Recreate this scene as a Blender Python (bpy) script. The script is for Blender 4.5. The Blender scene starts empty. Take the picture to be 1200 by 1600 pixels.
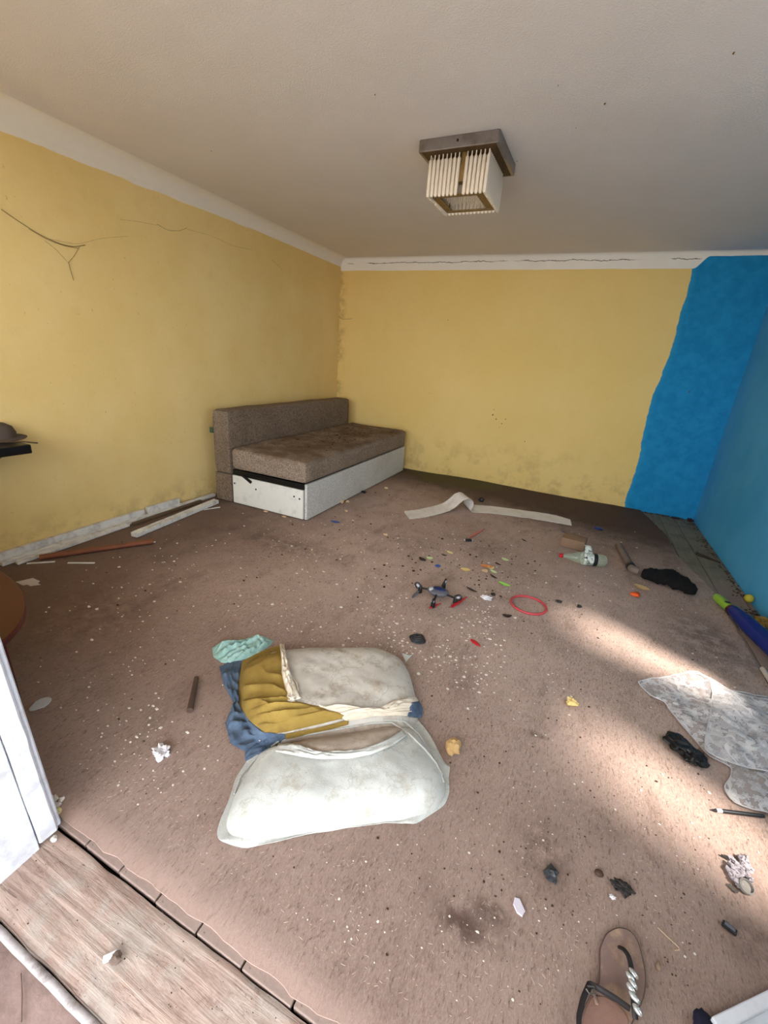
import bpy, math, random
import numpy as np
from mathutils import Vector, Matrix, noise as mn
random.seed(7)
C = bpy.context.scene.collection
SC = bpy.context.scene
PI = math.pi

# ------------------------------------------------------------------ camera
F, YAW, PITCH, ROLL, CAMH = 662.18, -0.406248, 0.348188, 0.0775371, 1.23
def cam_axes():
    cy, sy, cp, sp = math.cos(YAW), math.sin(YAW), math.cos(PITCH), math.sin(PITCH)
    w = Vector((sy*cp, cy*cp, -sp)); r = Vector((cy, -sy, 0)); u = r.cross(w)
    c, s = math.cos(ROLL), math.sin(ROLL)
    return r*c + u*s, u*c - r*s, w
AR, AU, AW = cam_axes()
cd = bpy.data.cameras.new('camera'); cam = bpy.data.objects.new('camera', cd); C.objects.link(cam)
cd.sensor_fit = 'AUTO'; cd.sensor_width = 36; cd.lens = 36*F/1600; cd.clip_start = 0.02
M = Matrix((AR, AU, -AW)).transposed().to_4x4(); M.translation = (0, 0, CAMH); cam.matrix_world = M
SC.camera = cam
def P(px, py, z=0.0):
    """survey: the room point at height z that the photograph shows at a pixel"""
    d = AW + AR*((px-600)/F) - AU*((py-800)/F)
    return Vector((0, 0, CAMH)) + d*((z-CAMH)/d.z)

# ------------------------------------------------------------------ light
SC.view_settings.view_transform = 'Standard'; SC.view_settings.look = 'None'
SC.view_settings.gamma = 1.0; SC.view_settings.use_curve_mapping = False
SC.view_settings.exposure = 3.27
SC.cycles.max_bounces = 14; SC.cycles.diffuse_bounces = 10; SC.cycles.transparent_max_bounces = 24
SC.cycles.use_denoising = True; SC.cycles.sample_clamp_indirect = 8
SC.cycles.caustics_reflective = False; SC.cycles.caustics_refractive = False
wd = bpy.data.worlds.new('sky'); SC.world = wd; wd.use_nodes = True
bg = wd.node_tree.nodes['Background']; bg.inputs[0].default_value = (0.90, 0.95, 1.0, 1); bg.inputs[1].default_value = 1.0
sl = bpy.data.lights.new('sun', 'SUN'); sun = bpy.data.objects.new('sun', sl); C.objects.link(sun)
sl.energy = 1.35; sl.angle = math.radians(9); sl.color = (1.0, 0.93, 0.84)
SUNE = math.radians(55)
sdir = Vector((-0.90*math.cos(SUNE), 0.44*math.cos(SUNE), -math.sin(SUNE)))
sun.rotation_euler = sdir.to_track_quat('-Z', 'Y').to_euler(); sun.location = (6, -2, 8)
def portal(name, loc, rot, sx, sy):
    l = bpy.data.lights.new(name, 'AREA'); l.shape = 'RECTANGLE'; l.size = sx; l.size_y = sy
    o = bpy.data.objects.new(name, l); o.location = loc; o.rotation_euler = rot; C.objects.link(o)
    l.cycles.is_portal = True

# ------------------------------------------------------------------ helpers: materials
def c(r, g, b):
    f = lambda v: (v/255/12.92) if v/255 <= 0.04045 else ((v/255+0.055)/1.055)**2.4
    return (f(r), f(g), f(b), 1)
class NM:
    def __init__(s, name, rough=0.8):
        s.m = bpy.data.materials.new(name); s.m.use_nodes = True; s.t = s.m.node_tree; s.N = s.t.nodes
        s.b = s.N['Principled BSDF']; s.b.inputs['Roughness'].default_value = rough
        s.b.inputs['Specular IOR Level'].default_value = 0.3
        s.co = s.N.new('ShaderNodeTexCoord').outputs['Object']
        x = s.N.new('ShaderNodeSeparateXYZ'); s.L(s.co, x.inputs[0]); s.x, s.y, s.z = x.outputs
    def L(s, a, b):
        if hasattr(a, 'is_output'): s.t.links.new(a, b)
        else: b.default_value = a
    def ma(s, op, a, b=0.0, clamp=False):
        n = s.N.new('ShaderNodeMath'); n.operation = op; n.use_clamp = clamp; s.L(a, n.inputs[0]); s.L(b, n.inputs[1]); return n.outputs[0]
    def noise(s, scale, detail=4, rough=0.55, vec=None, dist=0.0):
        n = s.N.new('ShaderNodeTexNoise'); s.L(vec or s.co, n.inputs['Vector']); n.inputs['Scale'].default_value = scale
        n.inputs['Detail'].default_value = detail; n.inputs['Roughness'].default_value = rough; n.inputs['Distortion'].default_value = dist; return n.outputs['Fac']
    def voro(s, scale, feature='F1', out='Distance', vec=None, rnd=1.0):
        n = s.N.new('ShaderNodeTexVoronoi'); n.feature = feature; s.L(vec or s.co, n.inputs['Vector']); n.inputs['Scale'].default_value = scale
        n.inputs['Randomness'].default_value = rnd; return n.outputs[out]
    def stretch(s, sx, sy, sz, rz=0.0):
        n = s.N.new('ShaderNodeMapping'); s.L(s.co, n.inputs[0]); n.inputs['Scale'].default_value = (sx, sy, sz); n.inputs['Rotation'].default_value = (0, 0, rz); return n.outputs[0]
    def step(s, v, lo, hi, a=0.0, b=1.0):
        n = s.N.new('ShaderNodeMapRange'); n.interpolation_type = 'SMOOTHSTEP'; s.L(v, n.inputs[0])
        for i, q in zip((1, 2, 3, 4), (lo, hi, a, b)): s.L(q, n.inputs[i])
        return n.outputs[0]
    def mix(s, f, a, b):
        n = s.N.new('ShaderNodeMix'); n.data_type = 'RGBA'; s.L(f, n.inputs[0]); s.L(a, n.inputs[6]); s.L(b, n.inputs[7]); return n.outputs[2]
    def spot(s, x, y, r, soft=0.5, warp=None, sx=1.0, sy=1.0):
        dx = s.ma('MULTIPLY', s.ma('SUBTRACT', s.x, x), 1/sx); dy = s.ma('MULTIPLY', s.ma('SUBTRACT', s.y, y), 1/sy)
        d = s.ma('SQRT', s.ma('ADD', s.ma('MULTIPLY', dx, dx), s.ma('MULTIPLY', dy, dy)))
        if warp is not None: d = s.ma('ADD', d, s.ma('MULTIPLY', s.ma('SUBTRACT', warp, 0.5), r*1.6))
        return s.step(d, r*(1-soft), r, 1.0, 0.0)
    def bump(s, h, strength=0.3, dist=0.01):
        n = s.N.new('ShaderNodeBump'); n.inputs['Strength'].default_value = strength; n.inputs['Distance'].default_value = dist
        s.L(h, n.inputs['Height']); s.L(n.outputs[0], s.b.inputs['Normal'])
    def col(s, v): s.L(v, s.b.inputs['Base Color']); return s
def simple(name, rgb, rough=0.6, vary=0.25, scale=40, metal=0.0, bump=0.0, dirt=None, dscale=9, damt=0.6):
    k = NM(name, rough); base = c(*rgb); dk = tuple(v*(1-vary) for v in base[:3])+(1,)
    v = k.mix(k.noise(scale, 5), dk, base)
    if dirt: v = k.mix(k.ma('MULTIPLY', k.step(k.noise(dscale, 6, 0.65), 0.45, 0.7), damt), v, c(*dirt))
    k.col(v); k.b.inputs['Metallic'].default_value = metal
    if bump: k.bump(k.noise(scale*2, 6), bump, 0.004)
    return k.m

# ------------------------------------------------------------------ helpers: mesh
class MB:
    def __init__(s): s.v = []; s.f = []
    def add(s, vs, fs):
        n = len(s.v); s.v += [Vector(q) for q in vs]; s.f += [tuple(i+n for i in f) for f in fs]; return s
    def box(s, cx, cy, cz, sx, sy, sz, rz=0.0, bev=0.0, rot=None):
        b = min(bev, sx*.45, sy*.45, sz*.45); R = rot or Matrix.Rotation(rz, 3, 'Z'); vs = []
        if b <= 0:
            for z in (-1, 1):
                for x, y in ((-1, -1), (1, -1), (1, 1), (-1, 1)): vs.append((x*sx/2, y*sy/2, z*sz/2))
            fs = [(3, 2, 1, 0), (4, 5, 6, 7)]+[(i, (i+1) % 4, (i+1) % 4+4, i+4) for i in range(4)]
        else:
            rings = []
            def ring(inset, z, n=3):
                q = []
                hx, hy = sx/2-b, sy/2-b; rr = b-inset
                for k, (qx, qy) in enumerate(((1, 1), (-1, 1), (-1, -1), (1, -1))):
                    for j in range(n+1):
                        a = PI/2*(k+j/n); q.append((qx*hx+rr*math.cos(a), qy*hy+rr*math.sin(a), z))
                return q
            for j in range(4):
                a = PI/2*j/3; rings.append(ring(b*(1-math.sin(a)), -sz/2+b*(1-math.cos(a))))
            for j in range(4):
                a = PI/2*(1-j/3); rings.append(ring(b*(1-math.sin(a)), sz/2-b*(1-math.cos(a))))
            m = len(rings[0]); vs = [p for r in rings for p in r]; fs = [tuple(range(m-1, -1, -1)), tuple(range((len(rings)-1)*m, len(rings)*m))]
            for k in range(len(rings)-1):
                for i in range(m): fs.append((k*m+i, k*m+(i+1) % m, (k+1)*m+(i+1) % m, (k+1)*m+i))
        o = Vector((cx, cy, cz)); return s.add([R @ Vector(p)+o for p in vs], fs)
    def bar(s, a, b, w, h, bev=0.003, roll=0.0):
        a, b = Vector(a), Vector(b); d = b-a; x = d.normalized(); y = Vector((0, 0, 1)).cross(x).normalized(); z = x.cross(y)
        R = Matrix((x, y, z)).transposed() @ Matrix.Rotation(roll, 3, 'X'); m = (a+b)/2
        return s.box(m.x, m.y, m.z, d.length, w, h, bev=bev, rot=R)
    def tube(s, pts, r, n=10, cap=True, flat=1.0):
        pts = [Vector(p) for p in pts]; rs = r if isinstance(r, (list, tuple)) else [r]*len(pts); vs = []; fs = []; up = None
        for i, p in enumerate(pts):
            t = (pts[min(i+1, len(pts)-1)]-pts[max(i-1, 0)]).normalized()
            if up is None: up = t.orthogonal() if abs(t.z) > .9 else Vector((0, 0, 1))
            sd = t.cross(up).normalized(); up2 = sd.cross(t).normalized(); up = up2
            for j in range(n):
                a = 2*PI*j/n; vs.append(p+sd*(math.cos(a)*rs[i])+up2*(math.sin(a)*rs[i]*flat))
        for i in range(len(pts)-1):
            for j in range(n): fs.append((i*n+j, i*n+(j+1) % n, (i+1)*n+(j+1) % n, (i+1)*n+j))
        if cap: fs += [tuple(range(n-1, -1, -1)), tuple(range((len(pts)-1)*n, len(pts)*n))]
        return s.add(vs, fs)
    def lathe(s, prof, o, ax=(0, 0, 1), n=24):
        ax = Vector(ax).normalized(); u = ax.orthogonal().normalized(); w = ax.cross(u); o = Vector(o); vs = []; fs = []
        for r, h in prof:
            for j in range(n):
                a = 2*PI*j/n; vs.append(o+ax*h+u*(r*math.cos(a))+w*(r*math.sin(a)))
        for i in range(len(prof)-1):
            for j in range(n): fs.append((i*n+j, i*n+(j+1) % n, (i+1)*n+(j+1) % n, (i+1)*n+j))
        fs += [tuple(range(n-1, -1, -1)), tuple(range((len(prof)-1)*n, len(prof)*n))]
        return s.add(vs, fs)
    def prism(s, outline, z0, z1, bev=0.0):
        n = len(outline); cx = sum(p[0] for p in outline)/n; cy = sum(p[1] for p in outline)/n
        def rg(z, ins):
            q = []
            for p in outline:
                d = Vector((p[0]-cx, p[1]-cy)); l = d.length; d *= max(0, (l-ins)/l) if l else 0; q.append((cx+d.x, cy+d.y, z))
            return q
        L = [rg(z0, bev), rg(z0+bev, 0), rg(z1-bev, 0), rg(z1, bev)] if bev else [rg(z0, 0), rg(z1, 0)]
        vs = [p for r in L for p in r]; m = len(L)
        fs = [tuple(range(n-1, -1, -1)), tuple(range((m-1)*n, m*n))]
        for k in range(m-1):
            for i in range(n): fs.append((k*n+i, k*n+(i+1) % n, (k+1)*n+(i+1) % n, (k+1)*n+i))
        return s.add(vs, fs)
    def grid(s, rows, thick=0.0, closed=False):
        nv, nu = len(rows), len(rows[0]); vs = [Vector(p) for r in rows for p in r]; fs = []
        for i in range(nv-1):
            for j in range(nu-1): fs.append((i*nu+j, i*nu+j+1, (i+1)*nu+j+1, (i+1)*nu+j))
        if thick:
            n = len(vs); vs += [p-Vector((0, 0, thick)) for p in vs]; fs += [tuple(q+n for q in reversed(f)) for f in fs]
            bd = [j for j in range(nu)]+[i*nu+nu-1 for i in range(1, nv)]+[(nv-1)*nu+j for j in range(nu-2, -1, -1)]+[i*nu for i in range(nv-2, 0, -1)]
            for a, b in zip(bd, bd[1:]+bd[:1]): fs.append((b, a, a+n, b+n))
        return s.add(vs, fs)
    def blob(s, o, rx, ry, rz, amp=0.15, fr=2.0, seed=0, nu=18, nv=11, rot=0.0, zmin=None):
        R = Matrix.Rotation(rot, 3, 'Z'); vs = []; fs = []
        for i in range(nv+1):
            th = PI*i/nv
            for j in range(nu):
                a = 2*PI*j/nu; d = Vector((math.sin(th)*math.cos(a), math.sin(th)*math.sin(a), math.cos(th)))
                k = 1+amp*2*mn.noise(d*fr+Vector((seed*7.3, seed*3.1, seed)))
                p = R @ Vector((d.x*rx*k, d.y*ry*k, d.z*rz*k))+Vector(o)
                if zmin is not None: p.z = max(p.z, zmin-.0005*math.cos(th))
                vs.append(p)
        for i in range(nv):
            for j in range(nu): fs.append(((i+1)*nu+j, (i+1)*nu+(j+1) % nu, i*nu+(j+1) % nu, i*nu+j))
        return s.add(vs, fs)
def root_of(o):
    v = Vector(o.location)
    return v if o.parent is None else v+root_of(o.parent)
def obj(name, mb, m, parent=None, smooth=False, at=None, ang=40):
    """one mesh object from room coordinates; its origin goes to `at` or to the middle of its base"""
    if at is None:
        xs = [v.x for v in mb.v]; ys = [v.y for v in mb.v]; zs = [v.z for v in mb.v]
        at = Vector(((min(xs)+max(xs))/2, (min(ys)+max(ys))/2, min(zs)))
    at = Vector(at); me = bpy.data.meshes.new(name); me.from_pydata([v-at for v in mb.v], [], mb.f); me.update()
    import bmesh
    bm = bmesh.new(); bm.from_mesh(me); bmesh.ops.recalc_face_normals(bm, faces=bm.faces); bm.to_mesh(me); bm.free()
    for q in (m if isinstance(m, (list, tuple)) else [m]): me.materials.append(q)
    if smooth:
        me.polygons.foreach_set('use_smooth', [True]*len(me.polygons))
        try: me.set_sharp_from_angle(angle=math.radians(ang))
        except Exception: pass
    o = bpy.data.objects.new(name, me); C.objects.link(o)
    if parent is not None: o.parent = parent; at = at-root_of(parent)
    o.location = at; return o
def tag(o, label, cat, group=None, kind=None):
    o['label'] = label
    if cat: o['category'] = cat
    if group: o['group'] = group
    if kind: o['kind'] = kind
    return o
def thing(name, label, cat, loc, group=None):
    o = bpy.data.objects.new(name, None); o.empty_display_size = 0.05; C.objects.link(o); o.location = loc; return tag(o, label, cat, group)
def struct(name, mb, m, **k):
    o = obj(name, mb, m, at=(0, 0, 0), **k); o['kind'] = 'structure'; return o
def dup(o, name, loc, parent):
    d = o.copy(); d.name = name; C.objects.link(d); d.parent = parent; d.location = loc; return d
def resample(pts, n):
    pts = [Vector(p) for p in pts]; L = [0.0]
    for a, b in zip(pts, pts[1:]): L.append(L[-1]+(b-a).length)
    out = []; k = 0
    for i in range(n):
        t = L[-1]*i/(n-1)
        while k < len(L)-2 and L[k+1] < t: k += 1
        f = (t-L[k])/max(1e-9, L[k+1]-L[k]); out.append(pts[k].lerp(pts[k+1], min(1, max(0, f))))
    return out
def smoothline(pts, n, it=2, closed=False):
    q = resample(list(pts)+([pts[0]] if closed else []), n+(1 if closed else 0))
    if closed: q = q[:-1]
    for _ in range(it):
        r = list(q)
        for i in range(n):
            if closed or 0 < i < n-1: r[i] = (q[i-1]+q[i]*2+q[(i+1) % n])/4
        q = r
    return q
def coons(top, right, bottom, left, nu, nv, fn=None):
    """top/bottom run left to right, left/right run top to bottom; 2-D or 3-D point lists"""
    T, B, Lf, Rt = resample(top, nu), resample(bottom, nu), resample(left, nv), resample(right, nv); rows = []
    for j in range(nv):
        v = j/(nv-1); row = []
        for i in range(nu):
            u = i/(nu-1)
            p = T[i]*(1-v)+B[i]*v+Lf[j]*(1-u)+Rt[j]*u-(T[0]*(1-u)*(1-v)+T[-1]*u*(1-v)+B[0]*(1-u)*v+B[-1]*u*v)
            row.append(fn(p, u, v) if fn else p)
        rows.append(row)
    return rows
def nz(x, y, z=0.0, s=1.0): return mn.noise(Vector((x*s, y*s, z*s)))
def fbm(x, y, s=1.0, o=4): return mn.fractal(Vector((x*s, y*s, 3.7)), 0.9, 2.0, o)

# ------------------------------------------------------------------ materials: room
XL, XR, YB, HC = -2.772, 1.181, 4.684, 2.235
YF0, YF1 = -0.16, 0.372            # front wall, outer and inner face
DX0, DX1, DH, LEAN = -1.017, 0.36, 2.0, 0.084     # doorway
def wall_mat(name, side):
    k = NM(name, 0.9)
    n1 = k.noise(1.3, 4); n2 = k.noise(9, 6, 0.65); wav = k.noise(5.5, 3); fine = k.noise(160, 3)
    yel = k.mix(k.step(n1, 0.35, 0.68), c(226, 198, 130), c(232, 206, 144))
    yel = k.mix(k.ma('MULTIPLY', k.step(n2, 0.5, 0.75), 0.25), yel, c(214, 182, 116))
    yel = k.mix(k.ma('MULTIPLY', k.step(k.noise(42, 3), 0.70, 0.76), 0.45), yel, c(150, 125, 78))
    white = k.mix(n2, c(226, 220, 210), c(240, 234, 226))
    blue = k.mix(k.step(k.noise(14, 5), 0.3, 0.7), c(20, 124, 176), c(30, 138, 190))
    w = k.ma('MULTIPLY', k.ma('SUBTRACT', wav, 0.5), 0.03)
    if side == 'left':
        lim = k.ma('ADD', k.ma('MULTIPLY', k.y, 0.0232), 2.0725)
        m = k.step(k.ma('ADD', k.ma('SUBTRACT', k.z, lim), w), -0.002, 0.003)
        low = k.ma('MULTIPLY', k.step(k.z, 0.0, 0.28, 1, 0), k.step(k.noise(6, 5, 0.7), 0.42, 0.66))
        yel = k.mix(k.ma('MULTIPLY', low, 0.5), yel, c(150, 130, 90))
        v = k.mix(m, yel, white)
    elif side == 'back':
        yel = k.mix(.42, yel, c(226, 190, 104))
        low = k.ma('MULTIPLY', k.step(k.z, 0.05, 0.62, 1, 0), k.step(k.noise(4.5, 6, 0.7), 0.47, 0.66))
        yel = k.mix(k.ma('MULTIPLY', low, 0.45), yel, c(172, 142, 92))
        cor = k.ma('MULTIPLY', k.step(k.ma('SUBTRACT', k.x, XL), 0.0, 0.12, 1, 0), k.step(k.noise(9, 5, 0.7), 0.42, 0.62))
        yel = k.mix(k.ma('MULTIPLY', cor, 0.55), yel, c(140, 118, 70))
        xs = k.ma('ADD', 0.585, k.ma('MULTIPLY', k.ma('SUBTRACT', k.noise(2.2, 5, 0.6), 0.5), 0.13))
        xs = k.ma('ADD', xs, k.ma('MULTIPLY', k.step(k.z, 1.2, 1.7), 0.03))
        mb = k.step(k.ma('SUBTRACT', k.x, xs), -0.004, 0.004)
        # a rough lap of the brush along the border
        lap = k.ma('MULTIPLY', mb, k.step(k.ma('SUBTRACT', k.x, xs), 0.0, 0.05, 1, 0))
        bl = k.mix(k.ma('MULTIPLY', lap, 0.35), blue, c(60, 160, 190))
        v = k.mix(mb, yel, bl)
        top = k.ma('ADD', 2.112, k.ma('MULTIPLY', w, 0.4))
        top = k.ma('ADD', top, k.ma('MULTIPLY', k.step(k.x, 0.60, 0.70), 0.088))
        mw = k.step(k.ma('SUBTRACT', k.z, top), -0.002, 0.002)
        crk = k.ma('ABSOLUTE', k.ma('SUBTRACT', k.ma('ADD', k.z, k.ma('MULTIPLY', k.ma('SUBTRACT', k.noise(7, 6, 0.7), 0.5), 0.06)), 2.183))
        crk = k.ma('MULTIPLY', k.step(crk, 0.0015, 0.0045, 1, 0), k.step(k.noise(3.1, 2), 0.38, 0.5))
        white = k.mix(k.ma('MULTIPLY', crk, 0.85), white, c(70, 58, 46))
        v = k.mix(mw, v, white)
    elif side == 'right':
        b2 = k.mix(k.step(k.noise(2.2, 5), 0.3, 0.7), c(60, 152, 204), c(76, 162, 212))
        m = k.step(k.ma('SUBTRACT', k.z, 2.19), -0.003, 0.003)
        v = k.mix(m, b2, white)
    else: v = k.mix(n1, yel, yel)
    k.col(v); k.bump(k.ma('ADD', k.ma('MULTIPLY', n2, 0.7), k.ma('MULTIPLY', fine, 0.15)), 0.25, 0.012); return k.m
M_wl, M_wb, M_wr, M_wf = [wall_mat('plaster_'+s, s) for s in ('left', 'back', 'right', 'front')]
k = NM('ceiling_paint', 0.95); n2 = k.noise(3, 5, 0.6)
v = k.mix(n2, c(216, 210, 210), c(228, 223, 224))
k.col(v); k.bump(k.noise(140, 5, 0.7), 0.45, 0.006); M_ceil = k.m
BW = 0.13
# carpet: short brown pile, stains, dust, painted dimming by the door
k = NM('carpet_pile', 0.97)
big = k.noise(1.1, 5, 0.6); mid = k.noise(6, 6, 0.7); fib = k.noise(300, 4, 0.8, k.stretch(1, 0.4, 1, 0.5)); hair = k.noise(150, 5, 0.8, k.stretch(1, 0.3, 1, -0.7))
v = k.mix(k.step(big, 0.3, 0.72), c(148, 124, 112), c(180, 156, 144))
v = k.mix(k.ma('MULTIPLY', k.step(mid, 0.48, 0.72), 0.5), v, c(104, 81, 70))
v = k.mix(k.ma('MULTIPLY', k.step(fib, 0.35, 0.75), 0.75), v, c(204, 182, 170))
v = k.mix(k.ma('MULTIPLY', k.step(hair, 0.52, 0.68), 0.75), v, c(72, 54, 46))
wp = k.noise(14, 6, 0.75)
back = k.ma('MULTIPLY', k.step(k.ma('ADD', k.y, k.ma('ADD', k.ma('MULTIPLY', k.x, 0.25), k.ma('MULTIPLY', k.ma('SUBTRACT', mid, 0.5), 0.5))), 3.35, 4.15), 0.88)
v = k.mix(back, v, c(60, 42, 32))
moss = k.spot(-1.15, 4.6, 0.55, 0.5, wp, 1.3, 0.8); v = k.mix(k.ma('MULTIPLY', moss, 0.75), v, c(88, 84, 48))
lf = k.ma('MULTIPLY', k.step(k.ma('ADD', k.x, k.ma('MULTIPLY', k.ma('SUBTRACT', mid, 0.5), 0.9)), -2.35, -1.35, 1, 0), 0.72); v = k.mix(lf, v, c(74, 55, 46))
for px, py, r, a, sx, sy in ((722, 1444, .06, 1.0, 1.5, .8), (768, 1422, .05, .95, 1.4, .8), (740, 1440, .10, .6, 1.6, .8), (850, 1330, .14, .45, 1, 1.4), (1060, 1080, .3, .35, 1.6, .8), (940, 1290, .12, .3, 1, 1), (840, 1148, .035, .8, 1.5, .6),
                             (540, 770, .25, .5, .8, 1.5), (640, 845, .18, .25, 2, 1), (450, 850, .3, .45, 2, .7), (150, 960, .35, .4, 1.5, 1), (1180, 1480, .12, .45, 1, 1), (1100, 1000, .3, .5, 1, 1.6)):
    q = P(px, py); m = k.spot(q.x, q.y, r, 0.75, wp, sx, sy)
    m = k.ma('MULTIPLY', m, k.step(wp, 0.38, 0.6)); v = k.mix(k.ma('MULTIPLY', m, a), v, c(56, 40, 34))
sm = k.ma('MULTIPLY', k.step(k.noise(2.6, 6, 0.75, k.stretch(1.6, .7, 1, .6)), 0.5, 0.72), 0.45); v = k.mix(sm, v, c(84, 64, 55))
grl = k.ma('ABSOLUTE', k.ma('SUBTRACT', k.ma('FRACT', k.ma('MULTIPLY', k.ma('ADD', k.x, k.ma('MULTIPLY', hair, .006)), 1/BW)), .5)); grl = k.ma('MULTIPLY', k.step(grl, 0.0, .018, 1, 0), k.step(k.noise(3.3, 3), .45, .6)); v = k.mix(k.ma('MULTIPLY', grl, .25), v, c(100, 78, 68))
q = P(870, 850); v = k.mix(k.ma('MULTIPLY', k.spot(q.x, q.y, 0.16, 0.8, wp), 0.5), v, c(170, 150, 138))
dust = k.ma('MULTIPLY', k.step(k.noise(95, 4, 0.8), 0.66, 0.72), k.step(k.noise(2.1, 3), 0.42, 0.6)); v = k.mix(k.ma('MULTIPLY', dust, 0.55), v, c(200, 186, 172))
door_dim = k.ma('MULTIPLY', k.step(k.ma('ADD', k.y, k.ma('MULTIPLY', mid, .8)), 1.2, 2.3, 1, 0), .5); v = k.mix(door_dim, v, c(108, 86, 76))  # carpet colour darkened near the door to offset the stronger light there
fr = k.ma('MULTIPLY', k.step(k.y, 0.40, 0.46, 1, 0), 0.45); v = k.mix(fr, v, c(190, 160, 148))
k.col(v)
wf = k.ma('MULTIPLY', k.ma('ADD', k.ma('SINE', k.ma('MULTIPLY', k.x, 140)), k.ma('SINE', k.ma('MULTIPLY', k.y, 110))), back)
k.bump(k.ma('ADD', k.ma('ADD', k.ma('MULTIPLY', fib, .5), hair), k.ma('MULTIPLY', wf, 0.35)), 0.5, 0.003); M_carpet = k.m
def wood_mat(name, a, b, d, ax='y', sc=1.0):
    k = NM(name, 0.85); st = (22*sc, 1.6*sc, 22*sc) if ax == 'y' else (1.6*sc, 22*sc, 22*sc)
    g = k.noise(3.2, 8, 0.7, k.stretch(*st), 0.6); big = k.noise(5, 6, 0.7)
    v = k.mix(k.step(g, 0.3, 0.7), c(*a), c(*b)); v = k.mix(k.ma('MULTIPLY', k.step(big, 0.45, 0.7), 0.75), v, c(*d))
    if ax == 'x': v = k.mix(k.ma('MULTIPLY', k.step(k.noise(2.6, 6, .7, k.stretch(2.2, 34, 20)), .58, .68), .8), v, c(92, 74, 66)); v = k.mix(k.ma('MULTIPLY', k.step(k.noise(9, 6, .75), .55, .68), .6), v, c(128, 100, 90))
    if ax == 'y': v = k.mix(k.ma('MULTIPLY', k.step(k.y, .5, .9, 1, 0), .8), v, c(150, 128, 120))
    v = k.mix(k.ma('MULTIPLY', k.step(k.noise(55, 4, 0.7), 0.64, 0.74), 0.6), v, c(52, 42, 38))
    k.col(v); k.bump(k.ma('ADD', g, k.ma('MULTIPLY', k.noise(90, 4), 0.3)), 0.6, 0.006); return k.m
M_board = wood_mat('old_floorboard', (112, 108, 92), (136, 130, 114), (92, 84, 68), 'y')
M_thr = wood_mat('threshold_wood', (136, 112, 101), (186, 162, 149), (172, 164, 155), 'x', 0.7)
M_jamb = simple('jamb_white_paint', (204, 206, 214), 0.6, 0.06, 12, bump=0.1, dirt=(120, 112, 110), dscale=16, damt=0.35)
M_edge = simple('worn_white_metal', (176, 168, 166), 0.5, 0.3, 60, bump=0.3, dirt=(96, 80, 74), dscale=22, damt=0.8)
M_ground = simple('dusty_ground', (150, 126, 118), 0.95, 0.35, 30, bump=0.5, dirt=(96, 78, 72), dscale=8)
M_out = simple('yard_earth', (188, 180, 166), 0.95, 0.3, 4)
M_dark = simple('dark_gap', (30, 24, 20), 0.9)

# ------------------------------------------------------------------ the room
def wall_x(name, x0, x1, y0, y1, z0, z1, m, holes=()):      # wall across x (its plane is y); holes in (x0,x1,z0,z1)
    mb = MB(); xs = sorted({x0, x1, *[h[0] for h in holes], *[h[1] for h in holes]}); zs = sorted({z0, z1, *[h[2] for h in holes], *[h[3] for h in holes]})
    for a, b in zip(xs, xs[1:]):
        for e, f in zip(zs, zs[1:]):
            if any(h[0] <= a and b <= h[1] and h[2] <= e and f <= h[3] for h in holes): continue
            mb.box((a+b)/2, (y0+y1)/2, (e+f)/2, b-a, y1-y0, f-e)
    return struct(name, mb, m)
def wall_y(name, x0, x1, y0, y1, z0, z1, m, holes=()):
    mb = MB(); ys = sorted({y0, y1, *[h[0] for h in holes], *[h[1] for h in holes]}); zs = sorted({z0, z1, *[h[2] for h in holes], *[h[3] for h in holes]})
    for a, b in zip(ys, ys[1:]):
        for e, f in zip(zs, zs[1:]):
            if any(h[0] <= a and b <= h[1] and h[2] <= e and f <= h[3] for h in holes): continue
            mb.box((x0+x1)/2, (a+b)/2, (e+f)/2, x1-x0, b-a, f-e)
    return struct(name, mb, m)
WF = (-2.55, -1.40, 0.75, 1.90); WF2 = (0.52, 1.08, 0.75, 1.90)                    # unseen front windows, added to bring more light into the room
WR1, WR2 = (0.74, 1.08, 0.60, 1.66), (1.56, 1.84, 0.62, 1.78)
wall_y('wall_left', XL-0.3, XL, YF0, YB+0.3, -0.1, HC+0.1, M_wl)
wall_x('wall_back', XL-0.3, XR+0.3, YB, YB+0.3, -0.1, HC+0.1, M_wb)
wall_y('wall_right', XR, XR+0.16, YF0, YB, -0.1, HC+0.1, M_wr, (WR1, WR2))
wall_x('wall_front', XL-0.3, XR+0.16, YF0, YF1, -0.1, HC+0.1, M_wf, (WF, WF2, (DX0-0.20, DX1+0.03, -0.1, DH+0.03)))
struct('ceiling', MB().box((XL+XR)/2, (YF0+YB)/2, HC+0.05, XR-XL+0.5, YB-YF0+0.5, 0.1), M_ceil)
# coved cornices: a quarter hollow between wall and ceiling
def cove(name, a, b, out, r=0.075):
    a, b, out = Vector(a), Vector(b), Vector(out); rows = []
    n = 40
    for i in range(n+1):
        p = a.lerp(b, i/n); row = [p+Vector((0, 0, -r*1.05))-out*0.01]
        for j in range(8):
            t = PI/2*j/7; row.append(p+out*(r*(1-math.cos(t))+0.0015)+Vector((0, 0, -r*(1-math.sin(t)))))
        row.append(p+out*r*1.05+Vector((0, 0, 0.01))); row.append(p-out*0.02+Vector((0, 0, 0.02))); rows.append(row)
    return struct(name, MB().grid(rows), M_cove, smooth=True)
M_cove = simple('cornice_white', (236, 230, 222), 0.9, 0.08, 14, bump=0.2)
cove('trim_1', (XL, YF1, HC), (XL, YB, HC), (1, 0, 0), 0.085)
cove('trim_2', (XL, YB, HC), (XR, YB, HC), (0, -1, 0), 0.03)
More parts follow.
